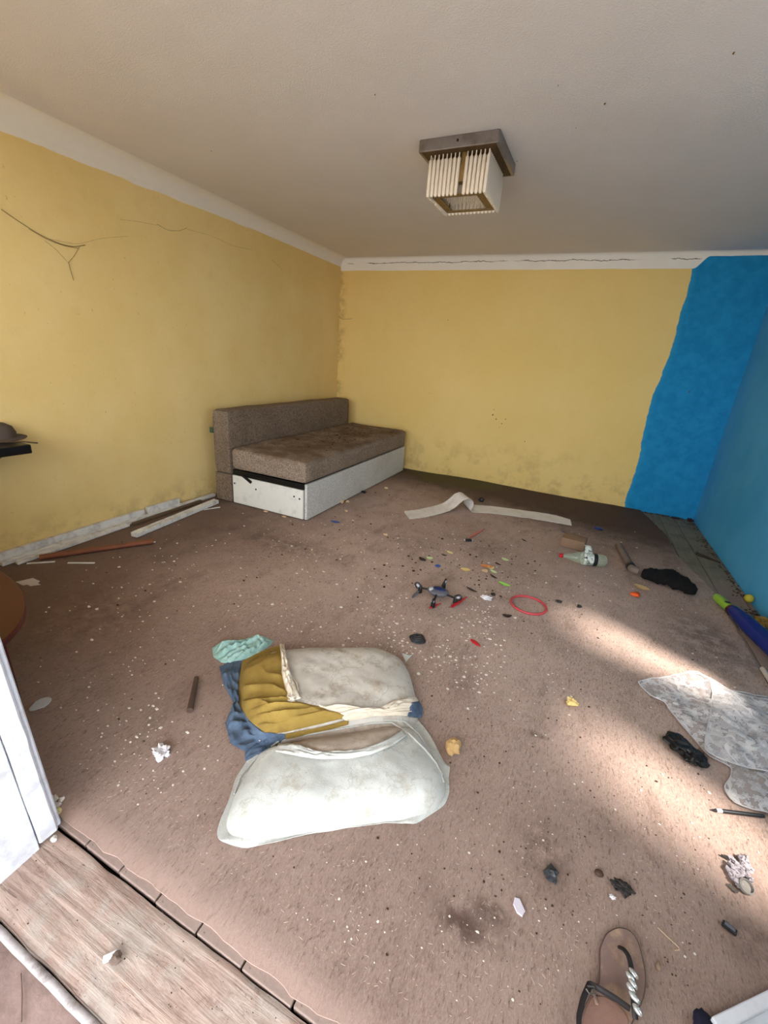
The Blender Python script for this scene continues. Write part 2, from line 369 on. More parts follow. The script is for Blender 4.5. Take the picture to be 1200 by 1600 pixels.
# windows: plain old timber frames set in the openings
M_frame = simple('window_paint', (206, 200, 190), 0.6, 0.1, 20)
def window(name, plane, h, d0, d1):
    mb = MB(); w = 0.035; dm = (d0+d1)/2; dd = 0.05
    a0, a1, z0, z1 = h
    for (u0, u1, e, f) in ((a0, a1, z0, z0+w), (a0, a1, z1-w, z1), (a0, a0+w, z0+w, z1-w), (a1-w, a1, z0+w, z1-w)):
        if plane == 'x': mb.box((u0+u1)/2, dm, (e+f)/2, u1-u0, dd, f-e)
        else: mb.box(dm, (u0+u1)/2, (e+f)/2, dd, u1-u0, f-e)
    return struct(name, mb, M_frame)
window('added_window_1', 'x', WF, YF0, YF1); window('added_window_4', 'x', WF2, YF0, YF1)  # both unseen, added as openings for fill light
window('window_2', 'y', (WR1[0]-.03, WR1[1]+.03, WR1[2]-.03, WR1[3]+.03), XR, XR+0.16)
window('window_3', 'y', (WR2[0]-.03, WR2[1]+.03, WR2[2]-.03, WR2[3]+.03), XR, XR+0.16)
portal('portal_door', ((DX0+DX1)/2, YF0-0.02, DH/2), (-PI/2, 0, PI), DX1-DX0, DH)
portal('portal_added_window', ((WF[0]+WF[1])/2, YF0-0.02, (WF[2]+WF[3])/2), (-PI/2, 0, PI), 1.15, 1.15)
portal('portal_added_window', ((WF2[0]+WF2[1])/2, YF0-0.02, (WF2[2]+WF2[3])/2), (-PI/2, 0, PI), .56, 1.15)
for h in (WR1, WR2): portal('portal_side', (XR+0.18, (h[0]+h[1])/2, (h[2]+h[3])/2), (0, PI/2, 0), h[3]-h[2], h[1]-h[0])
struct('added_light_blocker', MB().box((XL+XR)/2+1.2, YF0-.40, HC+.14, XR-XL+4.4, .82, .06).box(-.25, YF0-1.2, HC+.14, 3.4, .9, .06), M_out)  # unseen slabs added to block sun and cut sky light at the doorway
# doorway lining
def jx(z): return DX0-LEAN*z                       # the old frame leans out of plumb
rows = []
for i in range(30):
    z = -0.02+i*(DH+.02)/29; rows.append([(jx(z)-.03, YF0+.002, z), (jx(z), YF0, z), (jx(z)+.001*nz(z*5, 2), YF1-.05, z), (jx(z)-.002, YF1-.048, z), (jx(z)-.03, YF1-.048, z)])
door = struct('door_1', MB().grid(rows), M_jamb)
rows = []
for i in range(60):
    z = 0.010+i*(DH-.01)/59; w1 = 0.002*nz(z*9, 1); w2 = 0.003*nz(z*14, 5); X = jx(z)
    rows.append([(X-0.03, YF1-0.046+w1, z), (X-0.001, YF1-0.046+w1, z), (X+0.002, YF1-0.042+w1, z), (X+0.003+w2*.4, YF1-0.008+w2, z), (X-0.001, YF1-0.003+w2, z), (X-0.03, YF1-.002, z)])
obj('casing_strip', MB().grid(rows), M_jamb, door)
rows = []
for i in range(20):
    z = .004+i*DH/19; rows.append([(-1.30, YF1+.002, z), (-1.30, YF1+.012, z), (jx(z)-.016, YF1+.012, z), (jx(z)-.012, YF1+.008, z), (jx(z)-.012, YF1-.002, z)])
obj('casing', MB().grid(rows), M_jamb, door)
rows = []
for i in range(20):
    z = i*DH/19; rows.append([(-1.30, YF0-.002, z), (-1.30, YF0-.012, z), (jx(z)-.006, YF0-.012, z), (jx(z)-.004, YF0-.004, z)])
obj('casing', MB().grid(rows), M_jamb, door)
rj = MB(); rj.box(DX1+0.015, (YF0+YF1)/2, DH/2, 0.03, YF1-YF0, DH, bev=0.003); obj('jamb', rj, M_jamb, door)
hj = MB(); hj.box((DX0-.17+DX1)/2, (YF0+YF1)/2, DH+0.015, DX1-DX0+0.23, YF1-YF0, 0.03, bev=0.003); obj('head_jamb', hj, M_jamb, door)
# floor
fl = struct('floor', MB().box((XL+XR)/2, (0.17+YB)/2, -0.075, XR-XL+0.1, YB-0.17, 0.07), M_dark)
proto = None; BW = 0.13; x = 0.89-28*BW; i = 0
while x < XR-0.01:
    w = min(BW, XR-x); 
    if proto is None or w < BW-0.001 or i % 5 == 0:
        b = MB().box(x+w/2, (0.378+YB-0.012)/2, -0.0155, w-0.005, YB-0.012-0.378, 0.019, bev=0.0025); o = obj('floorboard', b, M_board, fl)
        if proto is None: proto = o
    else: dup(proto, 'floorboard', Vector((x+w/2, proto.location.y+random.uniform(-.003, .003), proto.location.z+random.uniform(-.0015, .0008))), fl)
    x += BW; i += 1
rows = []
for j in range(34):
    y = 0.205+j*(0.372-0.205)/33; row = []
    for i in range(150):
        xx = -1.6+i*2.9/149
        z = -0.0055+0.0016*fbm(xx*2.2, y*40, 1, 4)+0.003*nz(xx*3, y*8)-0.004*max(0, (abs(y-0.2885)/0.083)**8)
        yy = y+0.004*fbm(xx*6, 2.1, 1, 3)*(1 if j in (0, 33) else 0.4); row.append((xx, yy, z))
    rows.append(row)
obj('threshold_board', MB().grid(rows, thick=0.03), M_thr, fl, smooth=True)
pts = [(-1.6+i*0.03, 0.19+0.0015*nz(i*.5, 0), -0.008+0.002*nz(i*.3, 4)) for i in range(98)]
obj('edge_strip', MB().tube(pts, [0.0080+0.0006*nz(i*.7, 9) for i in range(98)], 10, flat=0.7), M_edge, fl, smooth=True)
rows = [[(-1.8+i*0.025, 0.19-j*0.03, -0.022+0.004*fbm(i*.2, j*.3)) for i in range(130)] for j in range(14)]
struct('ground', MB().grid(rows, thick=0.05), M_ground, smooth=True)
struct('ground_yard', MB().box(0, -6.2, -0.16, 30, 12.4, 0.1).box(9, 3, -0.16, 15, 14, 0.1), M_out)

# carpet over the boards
def carpet_xr(y):
    ys = [0.3, 1.6, 2.08, 2.6, 3.05, 3.55, 4.0, 4.49, 4.7]; xs = [1.165, 1.165, 1.0, 1.0, 0.99, 0.885, 0.87, 0.785, 0.72]
    return float(np.interp(y, ys, xs))+0.006*fbm(y*9, 1.0)+(0.012*nz(y*25, 3) if y > 2 else 0)
def cz(x, y):
    z = 0.0018*fbm(x, y, 1.6, 2)-0.0015
    if y > 4.3 and x > -1.6: z += min(1, (x+1.6)*3)*((y-4.3)/0.36)*(0.014*((y-4.3)/0.36)*max(0, 0.5+nz(x*1.6, 3.3))+0.003*abs(nz(x*5, y*2)))
    return z
rows = []
NY, NX = 210, 190
for j in range(NY):
    v = j/(NY-1); row = []
    for i in range(NX):
        u = i/(NX-1); xa = XL+0.012
        y0 = 0.394+0.008*fbm(u*30, 0.3)+0.006*nz(u*80, 5); y1 = YB-0.014-0.004*abs(nz(u*14, 8))
        y = y0+(y1-y0)*v; x = xa+(carpet_xr(y)-xa)*u; row.append((x, y, cz(x, y)))
    rows.append(row)
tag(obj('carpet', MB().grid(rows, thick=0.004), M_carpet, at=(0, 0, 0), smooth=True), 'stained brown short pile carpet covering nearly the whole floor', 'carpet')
def on(px, py, z=0.0):
    p = P(px, py, z); return Vector((p.x, p.y, cz(p.x, p.y)+z+.0008))

# ------------------------------------------------------------------ sofa bed
def fabric(name, a, b, d=None, zone=None):
    k = NM(name, 0.95); sp = k.noise(95, 4, 0.8); v = k.mix(k.step(sp, 0.34, 0.64), c(*a), c(*b))
    v = k.mix(k.ma('MULTIPLY', k.step(k.noise(3, 5, 0.65), 0.45, 0.7), 0.35), v, c(*a))
    if d:
        up = k.step(k.z, *zone)
        v = k.mix(k.ma('MULTIPLY', k.ma('MULTIPLY', up, k.step(k.noise(5, 6, 0.7), 0.30, 0.62)), 0.8), v, c(*d))
    k.col(v); k.bump(sp, 0.8, 0.006); return k.m
M_back = fabric('sofa_back_fabric', (90, 75, 61), (144, 127, 111))
M_seat = fabric('sofa_seat_fabric', (108, 91, 76), (166, 150, 135), (92, 70, 50), (0.14, 0.18))
M_skirt = fabric('sofa_skirt_fabric', (178, 176, 171), (226, 225, 221))
k = NM('white_laminate', 0.5); k.col(k.mix(k.ma('MULTIPLY', k.step(k.noise(12, 6, 0.7), 0.5, 0.72), 0.35), c(226, 226, 220), c(168, 164, 156))); M_lam = k.m
M_black = simple('black_paint', (22, 20, 19), 0.45, 0.3, 30)
M_steel = simple('steel', (120, 118, 114), 0.4, 0.3, 50, metal=0.8)
sofa = thing('sofa_bed', 'worn beige fabric sofa bed standing in the far left corner', 'sofa', (-2.1, 3.53, 0))
SY0, SY1 = 2.545, 4.54
def cushion(x0, x1, y0, y1, z0, z1, r, amp=0.006, seed=0, n=(20, 44, 8)):
    mb = MB(); sx, sy, sz = x1-x0, y1-y0, z1-z0; cx, cy, cz_ = (x0+x1)/2, (y0+y1)/2, (z0+z1)/2
    def rnd(p):
        q = Vector((max(-sx/2+r, min(sx/2-r, p.x)), max(-sy/2+r, min(sy/2-r, p.y)), max(-sz/2+r, min(sz/2-r, p.z)))); d = p-q
        if d.length > 1e-9: p = q+d.normalized()*r if d.length > r or True else p
        p = p+Vector((0, 0, amp*fbm(p.x*3+seed, p.y*3))) if p.z > 0 else p
        return p+Vector((cx, cy, cz_))
    nx, ny, nzz = n
    def face(o, du, dv, nu, nv): mb.grid([[rnd(o+du*(i/nu)+dv*(j/nv)) for i in range(nu+1)] for j in range(nv+1)])
    X, Y, Z = Vector((sx, 0, 0)), Vector((0, sy, 0)), Vector((0, 0, sz)); o = Vector((-sx/2, -sy/2, -sz/2))
    face(o, X, Y, nx, ny); face(o+Z, X, Y, nx, ny); face(o, X, Z, nx, nzz); face(o+Y, X, Z, nx, nzz); face(o, Y, Z, ny, nzz); face(o+X, Y, Z, ny, nzz)
    return mb
br = obj('backrest', cushion(-2.655, -2.475, SY0, SY1-0.04, 0.24, 0.755, 0.035, 0.004, 1), M_back, sofa, smooth=True)
obj('backrest_base', MB().box(-2.567, (SY0+SY1)/2-0.02, 0.125, 0.165, SY1-SY0-0.05, 0.234, bev=0.008), M_back, sofa, smooth=True)
obj('seat_cushion', cushion(-2.47, -1.745, SY0, SY1, 0.292, 0.475, 0.04, 0.006, 5), M_seat, sofa, smooth=True)
obj('front_panel', MB().box(-1.762, (SY0+SY1)/2+0.01, 0.147, 0.024, SY1-SY0-0.03, 0.284, bev=0.004), M_skirt, sofa)
ep = obj('end_panel', MB().box(-2.125, SY0+0.022, 0.125, 0.69, 0.02, 0.234, bev=0.003), M_lam, sofa)
for sx_, sz_ in ((-2.45, .175), (-2.23, .165), (-1.86, .18), (-1.81, .17)): obj('screw', MB().lathe([(.007, 0), (.007, .003), (.004, .005)], (sx_, SY0+.0125, sz_), (0, -1, 0), 10), M_black, ep)
obj('gap_rail', MB().box(-2.125, SY0+0.03, 0.266, 0.69, 0.02, 0.045, bev=0.003), M_black, sofa)
obj('hinge', MB().bar((-2.36, SY0+.005, .262), (-2.27, SY0+.005, .215), 0.012, 0.022).box(-2.2, SY0+.012, .272, .16, .012, .008), M_black, sofa)
obj('bin_floor', MB().box(-2.12, (SY0+SY1)/2, 0.02, 0.69, SY1-SY0-0.09, 0.02), M_black, sofa)
obj('bin_back', MB().box(-2.12, SY1-0.03, 0.14, 0.69, 0.02, 0.26), M_lam, sofa)
tg = simple('green_tag', (70, 92, 70), 0.7); obj('tag', MB().box(-2.66, SY0+0.006, 0.585, 0.035, 0.006, 0.045, bev=.001), tg, sofa)
k = NM('leaf_crumbs', 0.9); k.col(k.mix(k.noise(60), c(40, 30, 22), c(78, 58, 40))); M_crumb = k.m
def flakes(spots, szr, flat=0.15, zf=None):
    mb = MB()
    for (x, y, s) in spots:
        n = random.choice((4, 5, 5, 6)); a0 = random.random()*6.28; z = (zf(x, y) if zf else cz(x, y))+0.0006; el = random.uniform(0.5, 1.0); ti = random.uniform(-.3, .3)
        top = []; bot = []
        for i in range(n):
            a = a0+2*PI*i/n; r = s*random.uniform(.65, 1.1); dx, dy = math.cos(a)*r, math.sin(a)*r*el
            bot.append((x+dx, y+dy, z)); top.append((x+dx*.9, y+dy*.9, z+s*flat+dx*ti*.5+s*.1))
        mb.add(bot+top, [tuple(range(n, 2*n))]+[(i, (i+1) % n, (i+1) % n+n, i+n) for i in range(n)])
    return mb
sp = [(random.gauss(-2.1, .2), random.gauss(3.75, .38), random.uniform(.004, .014)) for _ in range(160)]
sp = [q for q in sp if -2.42 < q[0] < -1.8 and 2.65 < q[1] < 4.45]
tag(obj('leaf_crumbs', flakes(sp, 0, .2, lambda x, y: .4755+.006*fbm((x+2.1075)*3+5, (y-3.5425)*3)), M_crumb), 'dark leaf crumbs scattered on the sofa bed seat', 'debris', kind='stuff')

# ------------------------------------------------------------------ ceiling lamp
M_chrome = simple('dull_chrome', (150, 142, 138), 0.35, 0.15, 20, metal=0.85, dirt=(90, 70, 52), dscale=14, damt=0.4)
M_rust = simple('rusty_plate', (96, 72, 44), 0.7, 0.45, 90, bump=0.3, dirt=(52, 38, 26), dscale=30, damt=0.8)
M_brass = simple('tarnished_brass', (146, 118, 74), 0.5, 0.3, 50, metal=0.3, dirt=(90, 66, 40), dscale=20)
k = NM('cloudy_acrylic', 0.35); k.col(c(240, 226, 208)); k.b.inputs['Transmission Weight'].default_value = 0.2; k.b.inputs['IOR'].default_value = 1.3; M_rod = k.m
LX, LY, LS, LR = -0.78, 2.55, 0.38, math.radians(-1.5)
lamp = thing('ceiling_lamp', 'square chrome ceiling lamp with hanging cloudy acrylic rods', 'lamp', (LX, LY, HC))
RL = Matrix.Rotation(LR, 3, 'Z'); LO = Vector((LX, LY, 0))
def lp(x, y, z): return RL @ Vector((x, y, z))+LO
mb = MB(); h = LS/2
for sx_, sy_, ww, hh in ((0, -h, LS, .008), (0, h, LS, .008), (-h, 0, .008, LS), (h, 0, .008, LS)):
    q = lp(sx_, sy_, HC-0.025); mb.box(q.x, q.y, q.z, ww+.006, hh, 0.05, rz=LR, bev=.002)
obj('housing', mb, M_chrome, lamp)
q = lp(0, 0, HC-0.046); obj('base_plate', MB().box(q.x, q.y, q.z, LS-.01, LS-.01, 0.006, rz=LR), M_rust, lamp)
rod = None; rod2 = None
def put_rod(x, y, zt, ln):
    global rod
    q = lp(x, y, zt-0.17)
    if ln == 0.15:
        global rod2
        if rod2: dup(rod2, 'rod', lp(x, y, zt-0.15)-Vector(lamp.location), lamp)
        else: rod2 = obj('rod', MB().lathe([(.0035, -ln), (.0055, -ln+.008), (.0055, -.012), (.003, .004)], lp(x, y, zt), (0, 0, 1), 6), M_rod, lamp, smooth=True, at=lp(x, y, zt-0.15))
    elif rod is None:
        o = obj('rod', MB().lathe([(.0065, -ln), (.0094, -ln+.008), (.0094, -.02), (.0035, -.012), (.003, .004)], lp(x, y, zt), (0, 0, 1), 8), M_rod, lamp, smooth=True, at=q)
        if ln == 0.17: rod = o
    else: dup(rod, 'rod', q-Vector(lamp.location), lamp)
h2 = 0.146; n = 15
random.seed(3)
for i in range(n):
    t = -h2+2*h2*i/(n-1)
    for e, (x, y) in enumerate(((t, -h2), (t, h2), (-h2, t), (h2, t))):
        if e >= 2 and i in (0, n-1): continue
        if (e, i) in ((0, 8), (2, 5)): continue
        put_rod(x, y, HC-0.055, 0.17)
h3 = 0.092
for i in range(9):
    t = -h3+2*h3*i/8
    for j in range(7):
        put_rod(t, -h3+2*h3*j/6, HC-0.05, 0.15)
fr = MB()
for a, b, ww, hh in ((0, -.115, .27, .04), (0, .12, .27, .03), (-.115, 0, .04, .20), (.115, 0, .04, .20)):
    q = lp(a, b, HC-0.214); fr.box(q.x, q.y, q.z, ww, hh, .004, rz=LR)
obj('rod_frame', fr, M_brass, lamp)
for a, b in ((-.12, -.12), (.12, -.12), (.12, .12), (-.12, .12)): obj('frame_post', MB().tube([lp(a, b, HC-.05), lp(a, b, HC-.212)], .004, 8), M_brass, lamp)
obj('bulb_holder', MB().lathe([(.022, -.12), (.024, -.06), (.018, -.05), (.016, 0)], lp(0.02, -0.125, HC-.049), (0, 0, 1), 14), M_brass, lamp, smooth=True)
obj('screw', MB().lathe([(.006, 0), (.005, .004)], lp(0, -h-.004, HC-.022), tuple(RL @ Vector((0, -1, 0))), 8), M_black, lamp)

# ------------------------------------------------------------------ pillows on the carpet
class Mound:
    """a stuffed shape over a closed outline: radius by angle round its middle, height falling off to the rim"""
    def __init__(s, outline, H, p=3.2, cx=None, cy=None, wr=None):
        s.o = smoothline([(q.x, q.y, 0) for q in outline], 160, 3, True); s.c = sum(s.o, Vector())/160
        if cx is not None: s.c = Vector((cx, cy, 0))
        th = np.array([math.atan2(q.y-s.c.y, q.x-s.c.x) for q in s.o]); R = np.array([(q-s.c).length for q in s.o]); k = np.argsort(th)
        s.th = np.concatenate([th[k]-2*PI, th[k], th[k]+2*PI]); s.R = np.tile(R[k], 3); s.H = H; s.p = p; s.wr = wr
    def rad(s, a): return float(np.interp(a, s.th, s.R))
    def h(s, x, y):
        d = Vector((x-s.c.x, y-s.c.y)); t = d.length/max(1e-6, s.rad(math.atan2(d.y, d.x)))
        if t >= 1: return 0.0
        z = s.H*(1-t**s.p)**0.55*(1+0.10*fbm(x*5, y*5)); 
        if s.wr: z += s.wr(x, y, t)*(1-t**6)
        return z
    def mesh(s, z0=0.0, rings=40, n=180):
        vs = []; fs = []
        for i in range(n):
            a = -PI+2*PI*i/n; R = s.rad(a)
            for k in range(rings):
                t = math.sin(PI/2*(k+1)/rings); x, y = s.c.x+math.cos(a)*R*t, s.c.y+math.sin(a)*R*t
                vs.append((x, y, z0+.0025+cz(x, y)+(s.h(x, y) if k < rings-1 else 0.0)))
            bl = 1+0.03
        for i in range(n):
            j = (i+1) % n
            for k in range(rings-1): fs.append((i*rings+k, i*rings+k+1, j*rings+k+1, j*rings+k))
        vs.append((s.c.x, s.c.y, z0+s.h(s.c.x, s.c.y))); m = len(vs)-1
        for i in range(n): fs.append((m, i*rings, ((i+1) % n)*rings))
        fs.append(tuple(i*rings+rings-1 for i in range(n-1, -1, -1)))
        return MB().add(vs, fs)
def linen(name, a, b, stain, amt=0.5, sc=5):
    k = NM(name, 0.93); s1 = k.noise(sc, 6, 0.7); v = k.mix(k.step(s1, 0.3, 0.7), c(*a), c(*b))
    ring = k.ma('ABSOLUTE', k.ma('SUBTRACT', k.noise(sc*.9, 5, 0.6), 0.52)); v = k.mix(k.ma('MULTIPLY', k.step(ring, 0.0, 0.02, 1, 0), amt*.5), v, c(*stain))
    v = k.mix(k.ma('MULTIPLY', k.step(k.noise(sc*1.6, 6, 0.7), 0.5, 0.72), amt), v, c(*stain))
    v = k.mix(k.ma('MULTIPLY', k.step(k.noise(80, 2), 0.72, 0.76), 0.5), v, c(110, 98, 86))
    k.col(v); k.bump(k.ma('ADD', k.noise(400, 2), k.ma('MULTIPLY', k.noise(26, 4), 1.5)), 0.25, 0.004); return k.m
M_tick = linen('pillow_ticking', (176, 168, 157), (200, 195, 186), (144, 124, 102), 0.75, 7)
M_white = linen('white_cotton', (176, 176, 171), (196, 197, 192), (146, 135, 116), 0.6, 8)
M_inner = linen('tan_ticking', (160, 144, 130), (180, 166, 152), (122, 106, 94), 0.6, 9)
M_cream = linen('cream_cotton', (204, 190, 170), (220, 208, 190), (176, 156, 132), 0.5, 9)
M_must = linen('mustard_cotton', (132, 106, 48), (152, 126, 62), (112, 90, 46), 0.5, 8)
M_blue = linen('blue_cotton', (64, 80, 102), (90, 106, 126), (48, 58, 76), 0.5, 10)
Z1 = 0.03
up_out = [P(*q) for q in ((380, 1040, .02), (405, 1022, .04), (440, 1012, .05), (520, 1008, .05), (598, 1009, .05), (630, 1022, .05), (642, 1050, .03), (650, 1085, .02), (656, 1112, .02), (640, 1150, .01), (560, 1160, .01), (470, 1165, .01), (400, 1160, .01), (378, 1110, .01), (376, 1070, .01))]
def wr_up(x, y, t): return 0.006*nz(x*9, y*16, 1)*(1 if y < 1.2 else .5)
UP = Mound(up_out, 0.095, 4.0, wr=wr_up)
lo_out = [P(*q) for q in ((404, 1178, .01), (450, 1166, .02), (545, 1150, .02), (620, 1138, .02), (650, 1140, .01), (678, 1180, .01), (697, 1217, .01), (696, 1244, .01), (680, 1263, .01), (640, 1278, .01), (560, 1286, .01), (470, 1302, .01), (395, 1311, .01), (357, 1303, .01), (352, 1284, .01), (366, 1242, .01), (388, 1205, .01))]
def wr_lo(x, y, t): return 0.004*nz(x*6, y*12, 2)
LOW = Mound(lo_out, 0.085, 3.4, wr=wr_lo)
def surf(x, y): return max(UP.h(x, y), LOW.h(x, y), 0)
def drop(px, py, off=0.004):
    z = 0.05
    for _ in range(12):
        q = P(px, py, z); z = 0.5*z+0.5*(surf(q.x, q.y)+off)
    return Vector((q.x, q.y, z+cz(q.x, q.y)))
pu = thing('pillow', 'grey white pillow half in a mustard and blue pillowcase, behind the white one', 'pillow', (UP.c.x, UP.c.y, 0), 'old pillows on the carpet')
obj('ticking', UP.mesh(), M_tick, pu, smooth=True, ang=80)
def cloth(name, top, right, bottom, left, nu, nv, m, parent, off=0.005, fold=0.004, fu=5, fv=14, label=None, follow=True, thick=0.003):
    T, R, B, Lf = [[Vector((a, b, 0)) for a, b in q] for q in (top, right, bottom, left)]
    def fn(p, u, v):
        q = drop(p.x, p.y, off); w = min(1, 6*min(u, 1-u, v, 1-v)+.25)
        z = max(0, fold*w*(min(1, .25+1.3*v) if 'mustard' in name else 1)*(1.5*(1-abs(nz(u*fu+.4*nz(u*3, v*3), v*fv, 3))*1.5)**2*max(0, .55+nz(u*2+7, v*2.4, 9))+0.35*(1+nz(u*fu*2.3+4, v*fv*2.1, 6)))*1.25)
        f = min(1, 9*min(u, 1-u, v, 1-v)); q.z = max(q.z+z-(1-f)*0.002, 0.0055+cz(q.x, q.y)); return q
    o = obj(name, MB().grid(coons(T, R, B, Lf, nu, nv, fn), thick=thick), m, parent, smooth=True, ang=80)
    if label: o['label'] = label
    return o
cloth('mustard_panel', [(377, 1034), (405, 1018), (440, 1006)], [(440, 1006), (443, 1030), (444, 1058), (457, 1093), (500, 1103), (545, 1120)], [(416, 1146), (450, 1142), (500, 1132), (547, 1124)], [(377, 1034), (373, 1070), (374, 1105), (390, 1125), (416, 1146)], 60, 90, M_must, pu, .006, .012, 1.3, 8, 'mustard yellow panel of the pillowcase')
cloth('cream_band', [(498, 1101), (560, 1110), (592, 1108), (612, 1094), (650, 1088)], [(650, 1088), (659, 1102), (658, 1120)], [(543, 1126), (585, 1117), (620, 1116), (658, 1120)], [(498, 1101), (520, 1112), (543, 1126)], 80, 26, M_cream, pu, .009, .010, 1.6, 7, 'gathered cream edge of the pillowcase')
cloth('blue_hem', [(343, 1042), (358, 1034), (378, 1032)], [(378, 1032), (374, 1070), (375, 1105), (392, 1127), (418, 1147), (446, 1147)], [(384, 1174), (400, 1166), (425, 1156), (446, 1150)], [(343, 1042), (350, 1070), (365, 1098), (352, 1130), (360, 1160), (384, 1174)], 30, 80, M_blue, pu, .004, .010, 1.5, 9, 'faded blue border of the pillowcase')
cloth('blue_hem', [(384, 1172), (416, 1153), (446, 1146)], [(446, 1146), (447, 1152)], [(384, 1188), (412, 1172), (447, 1153)], [(384, 1172), (382, 1180), (384, 1188)], 26, 10, M_blue, pu, .006, .004, 3, 3, 'blue lower border strip of the pillowcase')
cloth('mustard_hem', [(446, 1145), (490, 1137), (545, 1123)], [(545, 1123), (544, 1130)], [(446, 1153), (490, 1144), (544, 1130)], [(446, 1145), (446, 1153)], 40, 8, M_must, pu, .011, .002, 3, 2, 'mustard hem strip of the pillowcase')
cloth('blue_patch', [(641, 1097), (655, 1094)], [(655, 1094), (661, 1106), (659, 1120)], [(637, 1117), (648, 1119), (659, 1120)], [(641, 1097), (637, 1117)], 12, 12, M_blue, pu, .015, .003, 3, 3, 'small blue patch at the pillowcase end')
cloth('frill', [(437, 1006), (444, 1006)], [(444, 1006), (448, 1030), (452, 1045), (470, 1090)], [(450, 1094), (470, 1090)], [(437, 1006), (440, 1030), (440, 1050), (450, 1094)], 10, 44, M_cream, pu, .010, .010, 3, 9, 'gathered cream opening edge')
obj('knot', MB().blob(drop(455, 1090, .012), .016, .013, .012, .35, 3, 2), M_cream, pu, smooth=True)
obj('drawstring', MB().tube([drop(a, b, .008) for a, b in ((446, 1040), (455, 1055), (463, 1066), (466, 1078), (458, 1088))], .003, 8), M_cream, pu, smooth=True)
obj('corner_tab', MB().grid(coons([on(628, 1020, .01), on(640, 1024, .012)], [on(640, 1024, .012), on(645, 1022, .003)], [on(634, 1034, .003), on(645, 1022, .003)], [on(628, 1020, .01), on(634, 1034, .003)], 6, 6), thick=.002), M_white, pu)
pl = thing('pillow', 'dirty white pillow nearest the door, its cotton case gaping open', 'pillow', (LOW.c.x, LOW.c.y, 0), 'old pillows on the carpet')
obj('pillowcase', LOW.mesh(), M_white, pl, smooth=True, ang=80)
# flat rim of the case lying round the filling
ro = [P(a, b, .004) for a, b in ((384, 1190), (398, 1168), (445, 1155), (540, 1136), (600, 1122), (652, 1122), (672, 1150), (692, 1186), (698, 1196), (704, 1194), (701, 1215), (703, 1236), (696, 1256), (672, 1272), (648, 1287), (604, 1286), (545, 1291), (500, 1300), (440, 1313), (384, 1324), (342, 1314), (338, 1301), (346, 1278), (358, 1250), (368, 1215))]
ro = smoothline([(q.x, q.y, 0) for q in ro], 170, 1, True); vs = []; cc = LOW.c; rows = []
for q in ro:
    row = []
    for k in range(9):
        t = 0.70+0.30*k/8; p = cc.lerp(q, t); z = cz(p.x, p.y)+.005+max(0, .006*nz(p.x*22, p.y*22, 4))+.004*math.sin(k*1.1+q.x*30)*(k/8); row.append((p.x, p.y, max(z, cz(p.x, p.y)+.0035)))
    rows.append(row)
rows.append(rows[0]); obj('case_rim', MB().grid(rows, thick=.0028), M_white, pl, smooth=True, ang=80)
cloth('inner_pillow', [(436, 1160), (470, 1149), (520, 1140), (580, 1130), (610, 1129), (630, 1138)], [(630, 1138), (628, 1141)], [(436, 1160), (468, 1166), (492, 1177), (540, 1176), (575, 1169), (604, 1157), (628, 1141)], [(438, 1160), (437.5, 1160.5)], 44, 14, M_inner, pl, .005, .002, 3, 3, 'tan filling showing in the open case')
cloth('case_lip', [(436, 1161), (468, 1164), (488, 1174), (540, 1174), (575, 1167), (603, 1155), (629, 1139)], [(629, 1139), (636, 1147)], [(430, 1174), (468, 1181), (500, 1185), (545, 1184), (580, 1177), (612, 1164), (636, 1147)], [(436, 1159), (430, 1172)], 56, 10, M_white, pl, .012, .004, 6, 3, 'turned-up edge of the case opening')
obj('piping', MB().tube([drop(a, b, .006) for a, b in ((366, 1240), (376, 1212), (400, 1182), (437, 1159), (480, 1147), (530, 1138), (580, 1129), (612, 1128), (640, 1146), (664, 1170), (682, 1192), (694, 1222))], .0032, 8), M_white, pl, smooth=True)
obj('piping', MB().tube([drop(a, b, .006) for a, b in ((600, 1124), (632, 1126), (654, 1146), (676, 1178), (692, 1210))], .0026, 8), M_white, pl, smooth=True)
# crumpled teal cloth behind the pillows
M_teal = linen('teal_cotton', (128, 164, 156), (160, 190, 182), (100, 138, 132), 0.6, 14)
T = [P(a, b, .01) for a, b in ((331, 1010), (345, 1001), (372, 1000), (395, 992), (418, 994))]; B = [P(a, b, .005) for a, b in ((346, 1034), (360, 1036), (378, 1030), (405, 1020), (424, 1005))]
def fn(p, u, v):
    w = min(1, 5*min(u, 1-u, v, 1-v)); return Vector((p.x, p.y, cz(p.x, p.y)+.003+w*(.022+.032*(abs(nz(u*3.5+v*2, v*4+u*2, 1))*.9-.35+.4*abs(nz(u*9, v*6+u*5, 7)))) if w > 0 else cz(p.x, p.y)+.003))
rows = coons(T, [T[-1], P(427, 999, .01), B[-1]], B, [T[0], P(333, 1024, .008), B[0]], 90, 50, fn)
for r in rows:
    for p in r: p.z = max(p.z, cz(p.x, p.y)+.003)
tag(obj('cloth', MB().grid(rows, thick=.002), M_teal, smooth=True, ang=80), 'crumpled pale teal cloth behind the mustard pillowcase', 'cloth')

